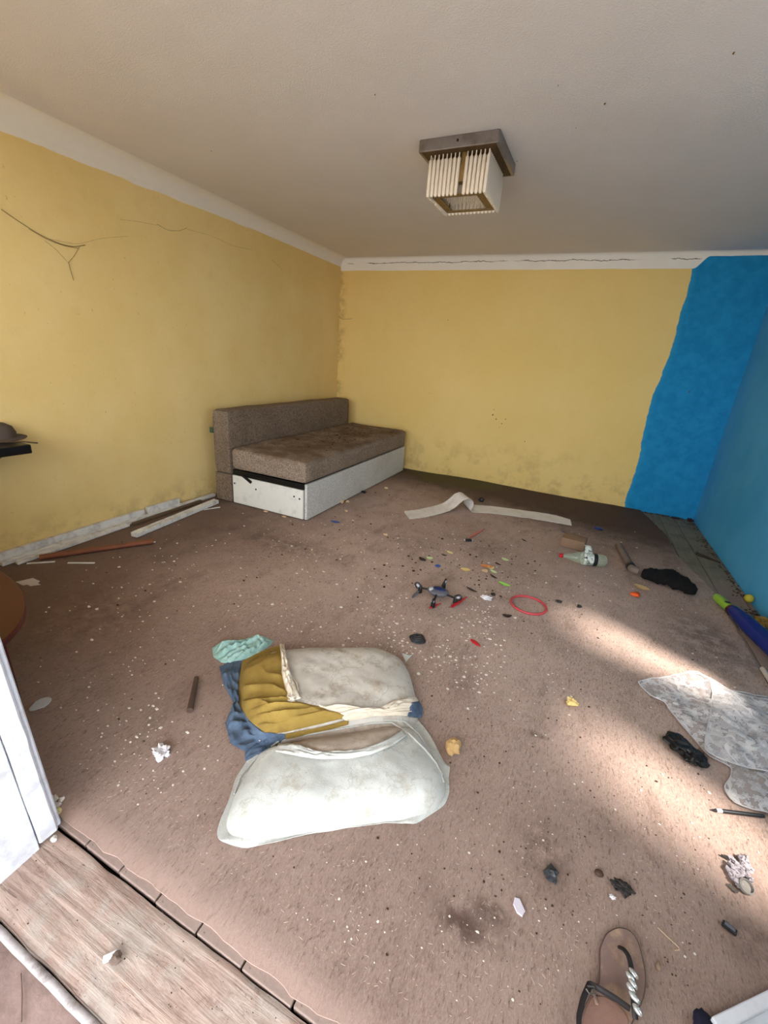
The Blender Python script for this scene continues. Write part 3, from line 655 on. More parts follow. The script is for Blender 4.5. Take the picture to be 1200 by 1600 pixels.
# ------------------------------------------------------------------ lace curtain on the floor
k = NM('lace_net', 0.9)
fl2 = k.stretch(1, 1, 0)
def flower(scale, pet, r0):
    n = k.N.new('ShaderNodeTexVoronoi'); n.voronoi_dimensions = '2D'; k.L(fl2, n.inputs['Vector']); n.inputs['Scale'].default_value = scale; n.inputs['Randomness'].default_value = .7
    d = k.N.new('ShaderNodeVectorMath'); d.operation = 'SUBTRACT'; k.L(fl2, d.inputs[0]); k.L(n.outputs['Position'], d.inputs[1])
    x = k.N.new('ShaderNodeSeparateXYZ'); k.L(d.outputs[0], x.inputs[0]); an = k.ma('ARCTAN2', x.outputs[1], x.outputs[0])
    lim = k.ma('ADD', r0*.72, k.ma('MULTIPLY', k.ma('COSINE', k.ma('MULTIPLY', an, pet)), r0*.28)); r = k.ma('DIVIDE', n.outputs['Distance'], scale) if False else k.ma('SQRT', k.ma('ADD', k.ma('MULTIPLY', x.outputs[0], x.outputs[0]), k.ma('MULTIPLY', x.outputs[1], x.outputs[1])))
    q = k.ma('SUBTRACT', r, lim)
    inside = k.step(q, -.0012, .0004, 1, 0); rim = k.step(k.ma('ABSOLUTE', q), .0005, .0022, 1, 0); eye = k.step(r, r0*.22, r0*.3, 1, 0)
    return k.ma('MAXIMUM', k.ma('MAXIMUM', k.ma('MULTIPLY', inside, .55), rim), eye)
sc1 = k.ma('ABSOLUTE', k.ma('SUBTRACT', k.noise(9, 2, .5, fl2), .5)); stem = k.ma('MULTIPLY', k.step(sc1, .012, .03, 1, 0), .8)
pat = k.ma('MAXIMUM', k.ma('MAXIMUM', flower(15, 5, .026), k.ma('MULTIPLY', flower(31, 6, .011), .8)), stem, clamp=True) if False else k.ma('MAXIMUM', k.ma('MAXIMUM', flower(15, 5, .026), k.ma('MULTIPLY', flower(31, 6, .011), .8)), stem)
k.col(c(206, 202, 202)); al = k.step(pat, 0.0, 1.0, 0.34, 0.84); k.L(al, k.b.inputs['Alpha'])
M_lace = k.m
def lace_mesh(pts, cx, cy, z0, seed, n=150, rings=26):
    o = smoothline([(p.x, p.y, 0) for p in pts], n, 1, True); cc = Vector((cx, cy, 0)); rows = []
    for q in o+[o[0]]:
        row = []
        for k_ in range(rings):
            t = 0.02+0.98*k_/(rings-1); p = cc.lerp(q, t)
            h = .016+.022*nz(p.x*7+seed, p.y*7)+.010*nz(p.x*18, p.y*18+seed)+.012*abs(nz((p.x+p.y)*9, (p.x-p.y)*2.5, seed))
            e = .004+.012*abs(nz(q.x*11, q.y*11, seed)); f = t**5
            row.append((p.x, p.y, z0+cz(p.x, p.y)+max(.0035, h*(1-f)+e*f)))
        rows.append(row)
    return MB().grid(rows), [Vector(r[-1])+Vector((0, 0, .001)) for r in rows]
LZ = .02
lo = [P(a, b, LZ) for a, b in ((997, 1060), (1042, 1053), (1093, 1044), (1106, 1056), (1130, 1070), (1160, 1078), (1200, 1084))]+[Vector((1.12, 2.0, 0)), Vector((1.14, 1.7, 0)), Vector((1.05, 1.42, 0)), Vector((0.92, 1.36, 0))]+[P(a, b, LZ) for a, b in ((1200, 1265), (1170, 1256), (1150, 1249), (1136, 1232), (1134, 1222), (1144, 1210), (1147, 1193), (1128, 1184), (1108, 1175), (1092, 1155), (1062, 1122), (1050, 1108), (1040, 1090), (1018, 1084))]
lc = thing('lace_curtain', 'white floral lace curtain lying crumpled on carpet below the blue wall', 'curtain', (0.85, 1.7, 0))
net, e1 = lace_mesh(lo, .84, 1.72, 0, 1); obj('net', net, M_lace, lc, smooth=True, ang=120)
l2 = [P(a, b, .035) for a, b in ((1095, 1046), (1112, 1060), (1115, 1078), (1112, 1110), (1104, 1150), (1104, 1166), (1120, 1178), (1148, 1188), (1200, 1200))]+[Vector((1.08, 1.55, 0)), Vector((1.12, 1.8, 0)), Vector((1.08, 1.98, 0)), P(1200, 1088, .035), P(1150, 1078, .035)]
net, e2 = lace_mesh(l2, .92, 1.76, .014, 4); obj('folded_layer', net, M_lace, lc, smooth=True, ang=120)
k = NM('lace_hem', .9); k.col(c(200, 196, 196)); k.b.inputs['Alpha'].default_value = .85; M_hem = k.m
obj('hem', MB().tube(e1, .0020, 6, cap=False), M_hem, lc, smooth=True); obj('fold_edge', MB().tube(e2, .0020, 6, cap=False), M_hem, lc, smooth=True)

# ------------------------------------------------------------------ trim strips and tube along the left wall
M_strip = simple('old_white_trim', (226, 224, 220), 0.7, 0.2, 30, bump=0.2, dirt=(132, 126, 118), dscale=14, damt=0.5)
M_raw = simple('raw_batten', (112, 92, 74), 0.85, 0.35, 50, bump=0.3)
def strip(name, a, b, w, h, m, label, z=0.0, group='loose trim strips by the left wall', roll=0.0, rib=True):
    p, q = Vector(a), Vector(b); mb = MB().bar(p, q, w, h, .003, roll); o = obj(name, mb, m); tag(o, label, 'trim strip', group)
    if rib:
        d = (q-p).normalized(); sd = Vector((0, 0, 1)).cross(d).normalized(); up = d.cross(sd)
        R = Matrix.Rotation(roll, 3, d)
        off = R @ (up*(h/2+.001))
        obj('bead', MB().bar(p+off+R @ (sd*w*.28)+d*.004, q+off+R @ (sd*w*.28)-d*.004, w*.22, .006, .002, roll), m, o)
    return o
strip('trim_strip', (-2.752, 1.06, .032), (-2.752, 1.95, .032), .028, .062, M_strip, 'wide white trim strip standing flat along the left wall', rib=False)
strip('trim_strip', (-2.748, 1.97, .040), (-2.748, 2.25, .034), .030, .066, M_strip, 'short ragged white trim board just beyond the wide strip', rib=False)
strip('trim_strip', (-2.715, 1.05, .012), (-2.722, 2.60, .012), .030, .022, M_strip, 'longest white trim strip, reaching from table to sofa bed')
strip('trim_strip', (-2.67, 1.10, .009), (-2.69, 1.78, .009), .030, .016, M_strip, 'white trim strip lying just behind the brown tube')
strip('trim_strip', (-2.675, 1.80, .011), (-2.69, 2.42, .011), .024, .018, M_raw, 'bare brown batten between two white trim strips', rib=False)
strip('trim_strip', tuple(P(209, 836, .018)), tuple(P(338, 783, .018)), .052, .03, M_strip, 'broad white trim strip pointing at the sofa bed corner')
M_tube = simple('brown_plastic', (128, 74, 48), 0.5, 0.2, 20, dirt=(90, 56, 40))
a, b = P(62, 871, .016), P(239, 846, .016)
a.z = b.z = .0165; bt = tag(obj('brown_tube', MB().tube([a, b], .0155, 16), M_tube, smooth=True), 'reddish brown tube lying beside the white trim strips', 'tube')
obj('tube_mouth', MB().lathe([(.011, 0), (.011, .001)], b, tuple((b-a).normalized()), 14), M_dark, bt)
for (p, q, lb) in (((42, 881), (86, 878), 'thin white splinter at the near end of the brown tube'), ((106, 880), (148, 880), 'thin white splinter alone in front of the brown tube'), ((206, 853), (243, 847), 'thin white splinter under the far end of the brown tube'), ((318, 797), (344, 793), 'thin white splinter by the sofa bed corner')):
    tag(obj('splinter', MB().bar(on(*p)+Vector((0, 0, .003)), on(*q)+Vector((0, 0, .003)), .012, .005, .001), M_strip), lb, 'splinter', 'white splinters by the left wall')

# ------------------------------------------------------------------ half oval table, shelf with hat
M_red = simple('red_brown_lacquer', (86, 33, 28), 0.35, 0.2, 10, dirt=(74, 32, 27), dscale=6)
tz = 0.42; tb = thing('table', 'small half oval red brown table against the front wall', 'table', (-1.817, 0.52, 0))
ol = [(-1.817+.519*math.cos(PI*i/48), .398+.277*math.sin(PI*i/48)) for i in range(49)]
obj('tabletop', MB().prism(ol, tz-.022, tz, .004), M_red, tb, smooth=True, ang=30)
obj('apron', MB().prism([(-1.817+.42*math.cos(PI*i/32), .40+.20*math.sin(PI*i/32)) for i in range(33)], tz-.085, tz-.023), M_red, tb)
for dx, dy in ((-.38, .03), (.38, .03), (-.2, .17), (.2, .17)):
    obj('leg', MB().tube([(-1.817+dx, .40+dy, cz(-1.8+dx, .4+dy)+.001), (-1.817+dx*.97, .40+dy*.97, tz-.086)], [.014, .02], 12), M_red, tb, smooth=True)
M_shelf = simple('black_shelf', (20, 20, 22), 0.3, 0.3, 30)
sh = thing('wall_shelf', 'small black shelf on the left wall beneath a grey hat', 'shelf', (XL, 0.95, 0.66))
obj('board', MB().box(XL+.135, .90, .662, .27, .62, .046, bev=.006), M_shelf, sh, smooth=True)
for y in (.7, 1.1): obj('bracket', MB().box(XL+.012, y, .58, .024, .03, .118, bev=.003).bar((XL+.01, y, .53), (XL+.2, y, .632), .02, .014), M_shelf, sh)
HATP = tuple(P(-6, 685, .687))
M_hat = simple('grey_felt', (92, 82, 76), 0.95, 0.3, 40, bump=0.3)
ht = thing('hat', 'dusty grey brown hat lying on the black wall shelf', 'hat', HATP)
obj('crown', MB().lathe([(.088, .004), (.086, .03), (.074, .06), (.045, .078), (.01, .083)], HATP, n=28), M_hat, ht, smooth=True, ang=60)
obj('brim', MB().lathe([(.05, .003), (.125, .001), (.128, .005), (.085, .009)], HATP, n=28), M_hat, ht, smooth=True, ang=60)
M_twig = simple('twig', (78, 62, 44), 0.9)
tag(obj('twig', MB().tube([(-2.58, 1.10, .70), (-2.535, 1.185, .698), (-2.49, 1.235, .690)], .004, 6), M_twig), 'thin twig sticking out over the black shelf end', 'twig')

# ------------------------------------------------------------------ buckled strip of wall covering
M_paper = simple('backed_paper', (232, 227, 222), 0.85, 0.08, 12, bump=0.1, dirt=(168, 158, 150), dscale=7, damt=0.4)
d_ = Vector((.80, .60, 0)); b_ = Vector((-.865, 3.44, 0))
front = [(-1.09, 3.08, .003), (-1.0, 3.19, .005), (-.92, 3.34, .008)]+[tuple(b_+d_*q_+Vector((0, 0, z_))) for q_, z_ in ((0, .016), (.05, .045), (.09, .085), (.125, .118), (.165, .132), (.205, .120), (.225, .09), (.222, .055), (.205, .022), (.21, .006))]+[(-.64, 3.60, .004), (-.55, 3.645, .004), (-.4, 3.69, .004), (-.1, 3.74, .006), (.13, 3.77, .004)]
off = []
wide = Vector((-.55, .83, 0)).normalized()
rows = []
L = smoothline(front, 150, 2)
for i, p in enumerate(L):
    t = i/149; w = .19 if t < .5 else .21; d = Vector((-.62, .78, 0)).normalized() if t < .45 else Vector((-.62, .78, 0)).normalized().lerp(Vector((-.1, 1, 0)), min(1, (t-.45)/.15)).normalized()
    if i == 0: w = .16
    if t > .93: w *= 1-(t-.93)/.07*.25
    row = []
    for k_ in range(8):
        v = k_/7; q = p+d*(w*v+.006*nz(i*.6, k_*.3)); q.z += cz(q.x, q.y)+.004*max(0, nz(q.x*9, q.y*9)); row.append(q)
    rows.append(row)
tag(obj('paper_strip', MB().grid(rows, thick=.0022), M_paper, smooth=True), 'long off white strip of wall covering, buckled up in its middle', 'strip')

# ------------------------------------------------------------------ toy quadcopter and loose blades
M_dk = simple('dark_plastic', (36, 35, 37), 0.4, 0.3, 50); M_gr = simple('grey_plastic', (96, 94, 100), 0.35, 0.2, 40); M_sil = simple('silver_plastic', (178, 178, 184), 0.3, 0.1, 40)
M_redp = simple('red_plastic', (188, 40, 48), 0.4, 0.15, 30); M_navy = simple('navy_plastic', (34, 44, 84), 0.25, 0.2, 30)
dc = P(684, 925, .03); dr = thing('toy_quadcopter', 'small black and grey toy quadcopter standing on the carpet', 'toy drone', (dc.x, dc.y, 0))
obj('body', MB().blob((dc.x, dc.y, .034), .062, .045, .019, .02, 2, 1, rot=.1), M_gr, dr, smooth=True)
obj('canopy', MB().blob((dc.x+.004, dc.y+.004, .047), .036, .026, .014, .02, 2, 2, rot=.1), M_navy, dr, smooth=True)
obj('canopy_band', MB().blob((dc.x-.033, dc.y-.008, .043), .018, .022, .010, .02, 2, 3), M_sil, dr, smooth=True)
mots = [P(657, 918, .035), P(694, 910, .05), P(712, 936, .03), P(677, 942, .03)]
for i, q in enumerate(mots):
    cen = Vector((dc.x, dc.y, .034)); q = Vector((q.x, q.y, .034)); d = (q-cen).normalized()
    obj('arm', MB().bar(cen+d*.04, q, .011, .008, .002), M_dk, dr)
    pod = obj('motor_pod', MB().lathe([(.010, .001), (.013, .006), (.012, .03), (.009, .042), (.005, .05)], (q.x, q.y, 0.0015), n=12), M_dk, dr, smooth=True)
    e = q+d*.022; t2 = q-d*.006
    hp = [t2+Vector((0, 0, .012)), q+d*.012+Vector((0, 0, .026)), e+Vector((0, 0, .030)), e+d*.012+Vector((0, 0, .018)), e+Vector((0, 0, -.006)), t2+Vector((0, 0, -.004))]
    obj('guard', MB().tube(smoothline(hp, 24, 1), .004, 8), M_dk, dr, smooth=True)
    obj('motor_can', MB().tube([q+d*.004+Vector((0, 0, .006)), e+Vector((0, 0, .016))], .007, 10), M_sil, dr, smooth=True)
def blade(a, b, w, h=.0025):
    a, b = Vector(a), Vector(b); d = (b-a).normalized(); s = Vector((0, 0, 1)).cross(d); L = (b-a).length; rows = []
    for i in range(13):
        t = i/12; ww = w*(.35+.65*math.sin(PI*min(1, t*1.15+.02))**.6) if t < .98 else w*.4; p = a.lerp(b, t)
        rows.append([p-s*ww*.45+Vector((0, 0, .002)), p+Vector((0, 0, .004)), p+s*ww*.55+Vector((0, 0, .001))])
    return MB().grid(rows, thick=h)
def zed(p, z): return Vector((p.x, p.y, z))
obj('rotor_blade', blade(zed(P(705, 949, .008), .008), zed(P(729, 933, .014), .014), .022), M_redp, dr, smooth=True)['label'] = 'red rotor blade'
obj('rotor_blade', blade(zed(P(671, 950, .008), .008), zed(P(688, 943, .010), .010), .018), M_redp, dr, smooth=True)['label'] = 'red rotor blade'
obj('rotor_blade', blade(zed(P(644, 933, .01), .006), zed(P(656, 922, .02), .018), .018), M_gr, dr, smooth=True)['label'] = 'grey rotor blade'
tag(obj('loose_blade', blade(on(736, 1000)+Vector((0, 0, .003)), on(750, 1011)+Vector((0, 0, .003)), .024), M_redp, smooth=True), 'red toy rotor blade lying apart between quadcopter and pillows', 'blade')
M_pink = simple('pinkish_plastic', (206, 104, 100), 0.5, 0.2, 40)
bl = tag(obj('loose_blade', blade(on(733, 841)+Vector((0, 0, .004)), on(757, 827)+Vector((0, 0, .006)), .02), M_pink, smooth=True), 'pale red toy blade near the white wall covering strip', 'blade')
q = on(731, 846); mt = thing('toy_motor', 'small black toy motor with white cap beside pale red blade', 'motor', q)
obj('motor_can', MB().tube([q+Vector((-.02, -.01, .011)), q+Vector((.022, .014, .011))], .010, 12), M_dk, mt, smooth=True)
obj('cap', MB().lathe([(.008, 0), (.008, .008), (.005, .012)], q+Vector((.022, .014, .011)), (.85, .5, 0), 10), M_sil, mt, smooth=True)
obj('cap', MB().lathe([(.008, 0), (.007, .008)], q+Vector((-.02, -.01, .011)), (-.85, -.5, 0), 10), M_sil, mt, smooth=True)
# red ring
rc = P(826, 945, .006); ring = []
for i in range(41):
    a = 2*PI*i/40; ring.append((rc.x+.098*math.cos(a), rc.y+.092*math.sin(a), .008+cz(rc.x, rc.y)+.001*math.sin(3*a)))
mb = MB()
vs = []; fs = []
for i in range(40):
    for j in range(8):
        a, b = 2*PI*i/40, 2*PI*j/8; R = .094+.0065*math.cos(b); vs.append((rc.x+R*math.cos(a), rc.y+R*.97*math.sin(a), cz(rc.x, rc.y)+.0075+.0065*math.sin(b)))
for i in range(40):
    for j in range(8): fs.append((i*8+j, ((i+1) % 40)*8+j, ((i+1) % 40)*8+(j+1) % 8, i*8+(j+1) % 8))
tag(obj('ring', MB().add(vs, fs), simple('pink_red_plastic', (196, 70, 78), 0.45, 0.2, 30), smooth=True, ang=90), 'thin red plastic ring lying flat on the carpet', 'ring')
# black coil
cq = on(652, 1000); mb = MB(); M_coil = simple('black_wire', (52, 54, 58), 0.45, 0.3, 60)
for t in range(5):
    r = .034-.006*t; pts = []
    for i in range(33):
        a = 2*PI*i/32; sq = (abs(math.cos(a))**3.2+abs(math.sin(a))**3.2)**(-1/3.2); pts.append(cq+Vector((r*sq*math.cos(a+.6)*1.0, r*sq*math.sin(a+.6)*.9, .007+.0045*t+.002*math.sin(a*2+t))))
    mb.tube(pts, .0032, 6, cap=False)
tag(obj('wire_coil', mb, M_coil, smooth=True), 'squarish black wire coil beyond the upper right pillow corner', 'coil')

# ------------------------------------------------------------------ bottle, block, pipe, bundle, tubes by the blue wall
k = NM('bottle_plastic', 0.08); k.col(c(176, 196, 170)); k.b.inputs['Alpha'].default_value = 0.26; k.b.inputs['Specular IOR Level'].default_value = .8; M_pet = k.m
k = NM('bottle_label', 0.6); vv = k.voro(55); v = k.mix(k.step(k.noise(38, 4, .7), .45, .56), c(206, 208, 200), c(150, 158, 146)); v = k.mix(k.step(k.noise(30, 3), .60, .64), v, c(70, 76, 70)); k.col(v); M_lab = k.m
a = P(878, 868, .045); b = P(947, 877, .045); a.z = b.z = .046+cz(a.x, a.y); ax = (b-a).normalized(); ln = (b-a).length
bo = thing('bottle', 'clear greenish plastic bottle lying on its side, red cap on', 'bottle', (a.lerp(b, .5).x, a.lerp(b, .5).y, 0))
obj('body', MB().lathe([(.013, 0), (.013, .012), (.016, .03), (.03, .075), (.042, .115), (.0435, .13), (.0435, .2), (.040, .205), (.0435, .212), (.0435, ln-.03), (.040, ln-.012), (.030, ln-.002), (.012, ln-.012)], a, ax, 28), M_pet, bo, smooth=True, ang=60)
obj('cap', MB().lathe([(.0125, -.018), (.0155, -.016), (.0155, .004), (.014, .006)], a, -ax*-1, 20), M_redp, bo, smooth=True)
obj('label', MB().lathe([(.0438, .135), (.0444, .137), (.0444, .195), (.0438, .197)], a, ax, 28), M_lab, bo, smooth=True)
obj('dark_band', MB().lathe([(.0438, .199), (.0442, .2), (.0442, .222), (.0438, .223)], a, ax, 28), M_dk, bo, smooth=True)
pe = a+ax*.165+Vector((0, 0, .044)); rows = []
sd = Vector((0, 0, 1)).cross(ax)
for i in range(9):
    t = i/8; row = []
    for j in range(6): row.append(pe+ax*(.05*(j/5-.5))*(1-.35*t)+sd*(.07*t)+Vector((0, 0, .035*math.sin(t*2.4))))
    rows.append(row)
obj('label_flap', MB().grid(rows, thick=.001), M_lab, bo, smooth=True)
M_card = simple('brown_board', (140, 112, 90), 0.9, 0.2, 30, bump=0.15)
q = P(895, 852, .04); tag(obj('wooden_block', MB().box(.155, 3.29, .036, .165, .13, .07, rz=-.12, bev=.004), M_card, smooth=True), 'plain brown block behind the plastic bottle', 'block')
M_pipe = simple('grey_pipe', (120, 106, 98), 0.6, 0.2, 30, dirt=(84, 72, 64))
a = P(967, 852, .03); b = P(986, 886, .03); a.z = b.z = .029
pp = thing('pipe', 'grey plastic pipe with dark collar beside the black bundle', 'pipe', ((a.x+b.x)/2, (a.y+b.y)/2, 0)); d = (b-a).normalized()
obj('pipe_tube', MB().tube([a, b], .025, 18), M_pipe, pp, smooth=True)
obj('collar', MB().tube([b-d*.035, b-d*.03, b+d*.01, b+d*.014], [.0262, .0285, .0285, .0262], 18), M_dk, pp, smooth=True)
obj('elbow', MB().tube(smoothline([b+d*.014, b+d*.03, b+d*.040+Vector((.014, 0, 0)), b+d*.044+Vector((.034, 0, 0))], 10, 2), .0255, 16), M_pipe, pp, smooth=True)
obj('pipe_mouth', MB().lathe([(.02, 0), (.02, .001)], a, -d, 16), M_dark, pp)
M_soot = simple('black_cloth', (15, 14, 14), 0.95, 0.4, 60, bump=0.4)
pts = smoothline([P(x, y, .03) for x, y in ((1004, 895), (1016, 899), (1035, 902), (1055, 908), (1072, 917), (1088, 926))], 40, 2); mb = MB(); vs = []; fs = []
for i, p in enumerate(pts):
    t = i/39; r = .052*(math.sin(PI*min(1, t*.93+.05))**.5)+.01
    for j in range(22):
        a_ = 2*PI*j/22; rr = r*(1+.35*nz(t*9, math.cos(a_)*1.6, math.sin(a_)*1.6)+.2*nz(t*22, math.cos(a_)*3, math.sin(a_)*3)); vs.append((p.x+math.cos(a_)*rr*.45, p.y+math.cos(a_)*rr*1.25, max(.002, .036+math.sin(a_)*rr*.75)))
for i in range(39):
    for j in range(22): fs.append((i*22+j, i*22+(j+1) % 22, (i+1)*22+(j+1) % 22, (i+1)*22+j))
fs += [tuple(range(21, -1, -1)), tuple(range(39*22, 40*22))]
tag(obj('cloth_bundle', MB().add(vs, fs), M_soot, smooth=True, ang=80), 'black crumpled cloth bundle at the end of the grey pipe', 'cloth')
M_lime = simple('lime_plastic', (138, 176, 60), 0.4, 0.2, 20); M_cob = simple('deep_blue_fabric', (22, 40, 118), 0.4, 0.3, 30); M_mar = simple('maroon_plastic', (70, 22, 30), 0.5)
a = P(1121, 932, .034); b = P(1141, 951, .036); e = P(1215, 1020, .04); a.z, b.z, e.z = .030, .034, .044
um = thing('toy_tube', 'long deep blue tube with lime green handle end by the wall', 'toy', ((b.x+e.x)/2, (b.y+e.y)/2, 0)); d = (b-a).normalized()
obj('handle', MB().tube([a-d*.012, a-d*.002, a+d*.03, b-d*.01, b+d*.01], [.010, .024, .029, .026, .022], 16, flat=.9), M_lime, um, smooth=True)['label'] = 'lime green handle'
obj('handle_slot', MB().blob(b-d*.035+Vector((-.004, -.004, .026)), .016, .010, .004, 0, 1, 1), M_dk, um, smooth=True)
obj('collar', MB().tube([b, b+d*.03], [.026, .029], 16), M_mar, um, smooth=True)
d2 = (e-b).normalized(); pts = [b+d*.025+d2*(i/24)*(e-b).length*1.5 for i in range(25)]
for p in pts: p.z = .042; p.x = min(p.x, XR-.05)
obj('blue_tube', MB().tube(pts, [.028+.014*math.sin(min(1, i/7)*PI/2)+.002*nz(i*.8, 1) for i in range(25)], 18), M_cob, um, smooth=True)
for s_ in (-.012, .014): obj('pleat', MB().tube([p+Vector((s_*1.2-.012, -.01, .036-abs(s_)*.4)) for p in pts[4:]], .004, 6), M_cob, um, smooth=True)
q = P(1173, 938, .02); q.x = min(q.x, XR-.03)
ba = thing('ball', 'small yellow green ball lying against the blue wall', 'ball', (q.x, q.y, 0))
obj('shell', MB().blob((q.x, q.y, .030), .024, .024, .024, 0, 1, 0, 20, 14), simple('yellow_rubber', (196, 182, 60), .5), ba, smooth=True)
vs = [(q.x+.0235*math.cos(t*.3), q.y-.005+.0235*math.sin(t*.3)*.3, .030+.0235*math.sin(t*.3)) for t in range(22)]
obj('seam', MB().tube(vs, .0012, 5), simple('yellow_seam', (150, 136, 50), .6), ba)

# ------------------------------------------------------------------ sandal
M_sole = simple('worn_insole', (128, 104, 96), 0.8, 0.25, 20, bump=0.15, dirt=(178, 150, 122), dscale=14, damt=0.7)
M_heel = simple('torn_lining', (142, 108, 96), 0.9, 0.25, 30, bump=0.3, dirt=(112, 78, 68), dscale=20)
M_strap = simple('black_strap', (36, 30, 30), 0.6, 0.3, 40); M_rim = simple('sole_edge', (92, 74, 66), .8)
sg = [P(*q, .015) for q in ((965, 1447), (984, 1450), (998, 1468), (1006, 1500), (1011, 1530), (1008, 1556), (997, 1580), (986, 1605), (972, 1630), (945, 1642), (918, 1632), (904, 1606), (908, 1582), (920, 1558), (936, 1537), (938, 1505), (937, 1480), (947, 1456))]
so = [(p.x, p.y) for p in smoothline([(q.x, q.y, 0) for q in sg], 80, 2, True)]
sd_ = thing('sandal', 'worn brown thong sandal with jewelled strap, nearest the door', 'sandal', (.31, .7, 0))
obj('sole', MB().prism(so, .002, .014, .002), M_rim, sd_, smooth=True, ang=30)
cx_ = sum(p[0] for p in so)/80; cy_ = sum(p[1] for p in so)/80
obj('insole', MB().prism([(cx_+(p[0]-cx_)*.955, cy_+(p[1]-cy_)*.965) for p in so], .0138, .0175, .0012), M_sole, sd_, smooth=True, ang=30)
hl = [P(*q, .02) for q in ((925, 1556), (945, 1556), (968, 1572), (984, 1590), (978, 1612), (962, 1632), (940, 1634), (918, 1622), (910, 1600), (914, 1578))]
obj('heel_lining', MB().prism([(p.x, p.y) for p in smoothline([(q.x, q.y, 0) for q in hl], 40, 2, True)], .0172, .0205, .001), M_heel, sd_, smooth=True, ang=30)
obj('thong_strap', MB().tube(smoothline([P(968, 1480, .016), P(974, 1482, .030), P(982, 1493, .036), P(986, 1508, .036), P(988, 1530, .036), P(989, 1552, .035), P(991, 1575, .03), P(993, 1592, .02)], 30, 2), .0055, 10, flat=.6), M_strap, sd_, smooth=True)
obj('ankle_strap', MB().tube(smoothline([P(919, 1545, .012), P(922, 1537, .03), P(942, 1548, .036), P(962, 1560, .036), P(984, 1576, .032)], 24, 2), .006, 10, flat=.5), M_strap, sd_, smooth=True)
obj('heel_strap', MB().tube(smoothline([P(921, 1537, .03), P(911, 1560, .034), P(904, 1590, .034), P(906, 1622, .034)], 20, 2), .005, 10, flat=.6), M_strap, sd_, smooth=True)
obj('lining_tab', MB().bar(P(927, 1548, .022), P(933, 1570, .023), .006, .003), M_sole, sd_)
obj('buckle', MB().tube([P(916, 1545, .036), P(921, 1553, .036), P(930, 1551, .037), P(928, 1542, .037), P(918, 1541, .036)], .0016, 6), M_steel, sd_)
M_gem = simple('silver_stone', (206, 208, 206), 0.12, 0.25, 120, metal=0.65)
for i, (x_, y_) in enumerate(((990, 1521), (985, 1527), (989, 1537), (986, 1544), (993, 1560), (990, 1557), (996, 1578))):
    p = P(x_, y_, .042); obj('stone', MB().blob(p, .0105, .0058, .0055, .05, 2, i, 12, 8, rot=-.7), M_gem, sd_, smooth=True)
# white board with rim and navy scrap at the lower right corner
p0 = P(1112, 1588, .03); u_ = Vector((.76, .65, 0)).normalized(); w_ = Vector((.65, -.76, 0)).normalized()
wb = thing('cabinet_door', 'loose white cabinet door lying flat at the doorway right side', 'cabinet door', (p0.x+.2, p0.y, 0))
ang_ = math.atan2(u_.y, u_.x); Lb, Wb = .5, .34
cen = p0+u_*Lb/2+w_*Wb/2; obj('panel', MB().box(cen.x, cen.y, .0125, Lb-.04, Wb-.04, .019, rz=ang_), M_jamb, wb)
for (cu, cw, lu, lw) in ((Lb/2, .011, Lb, .022), (Lb/2, Wb-.011, Lb, .022), (.011, Wb/2, .022, Wb-.045), (Lb-.011, Wb/2, .022, Wb-.045)):
    q = p0+u_*cu+w_*cw; obj('frame_rail', MB().box(q.x, q.y, .0165, lu, lw, .028, rz=ang_, bev=.003), M_jamb, wb, smooth=True)
q = P(1104, 1597, .015); tag(obj('cloth_scrap', MB().blob((q.x-.002, q.y-.012, .012), .022, .03, .012, .15, 2, 3), simple('navy_cloth', (24, 22, 44), .9), smooth=True), 'dark navy cloth scrap against the white cabinet door', 'cloth')

# ------------------------------------------------------------------ small litter, each piece a thing
def mcol(name, rgb, rough=0.85, **k): return simple(name, rgb, rough, **{**dict(vary=.25, scale=60, bump=.2), **k})
def lump(name, px, py, w, h, hgt, m, label, cat, amp=.3, seed=0, rot=0.0, group=None, nu=14, nv=9):
    q = on(px, py); o = obj(name, MB().blob((q.x, q.y, q.z+hgt*.42), w/2, h/2, hgt/2, amp, 2.4, seed, nu, nv, rot, q.z+.0006), m, smooth=True, ang=30); tag(o, label, cat, group); return o
def leaf(name, px, py, ln, wd_, rot, m, label, cat='leaf', curl=.3, group=None, seed=0):
    q = on(px, py); rows = []
    for i in range(11):
        t = i/10; w = wd_*math.sin(PI*(.06+.9*t))**.8; row = []
        for j in range(5):
            s_ = j/4-.5; x = (t-.5)*ln; y = s_*w*(1+.25*nz(i*.9, j, seed)); z = .003+curl*ln*((t-.5)**2*1.2+abs(s_)*.35*(w/max(wd_, 1e-4)))+.0015*nz(i, j*2, seed)
            row.append(Vector((q.x+x*math.cos(rot)-y*math.sin(rot), q.y+x*math.sin(rot)+y*math.cos(rot), q.z+z)))
        rows.append(row)
    return tag(obj(name, MB().grid(rows, thick=.0012), m, smooth=True), label, cat, group)
m_foam = mcol('yellow_foam', (236, 206, 134)); m_stone = mcol('ochre_stone', (196, 160, 108), dirt=(150, 116, 80)); m_tan = mcol('tan_crumb', (222, 194, 152)); m_tis = mcol('white_tissue', (222, 218, 222), .9, vary=.1)
m_lfy = mcol('yellow_leaf', (232, 218, 156)); m_lfg = mcol('pale_green_leaf', (206, 222, 164)); m_lime = mcol('lime_leaf', (160, 222, 96)); m_or = mcol('orange_leaf', (222, 142, 88)); m_br = mcol('dark_leaf', (58, 44, 36)); m_peb = mcol('dark_pebble', (54, 48, 46)); m_bl = mcol('blue_plastic', (44, 92, 176), .4); m_db = mcol('dark_blue_plastic', (36, 56, 120), .4)
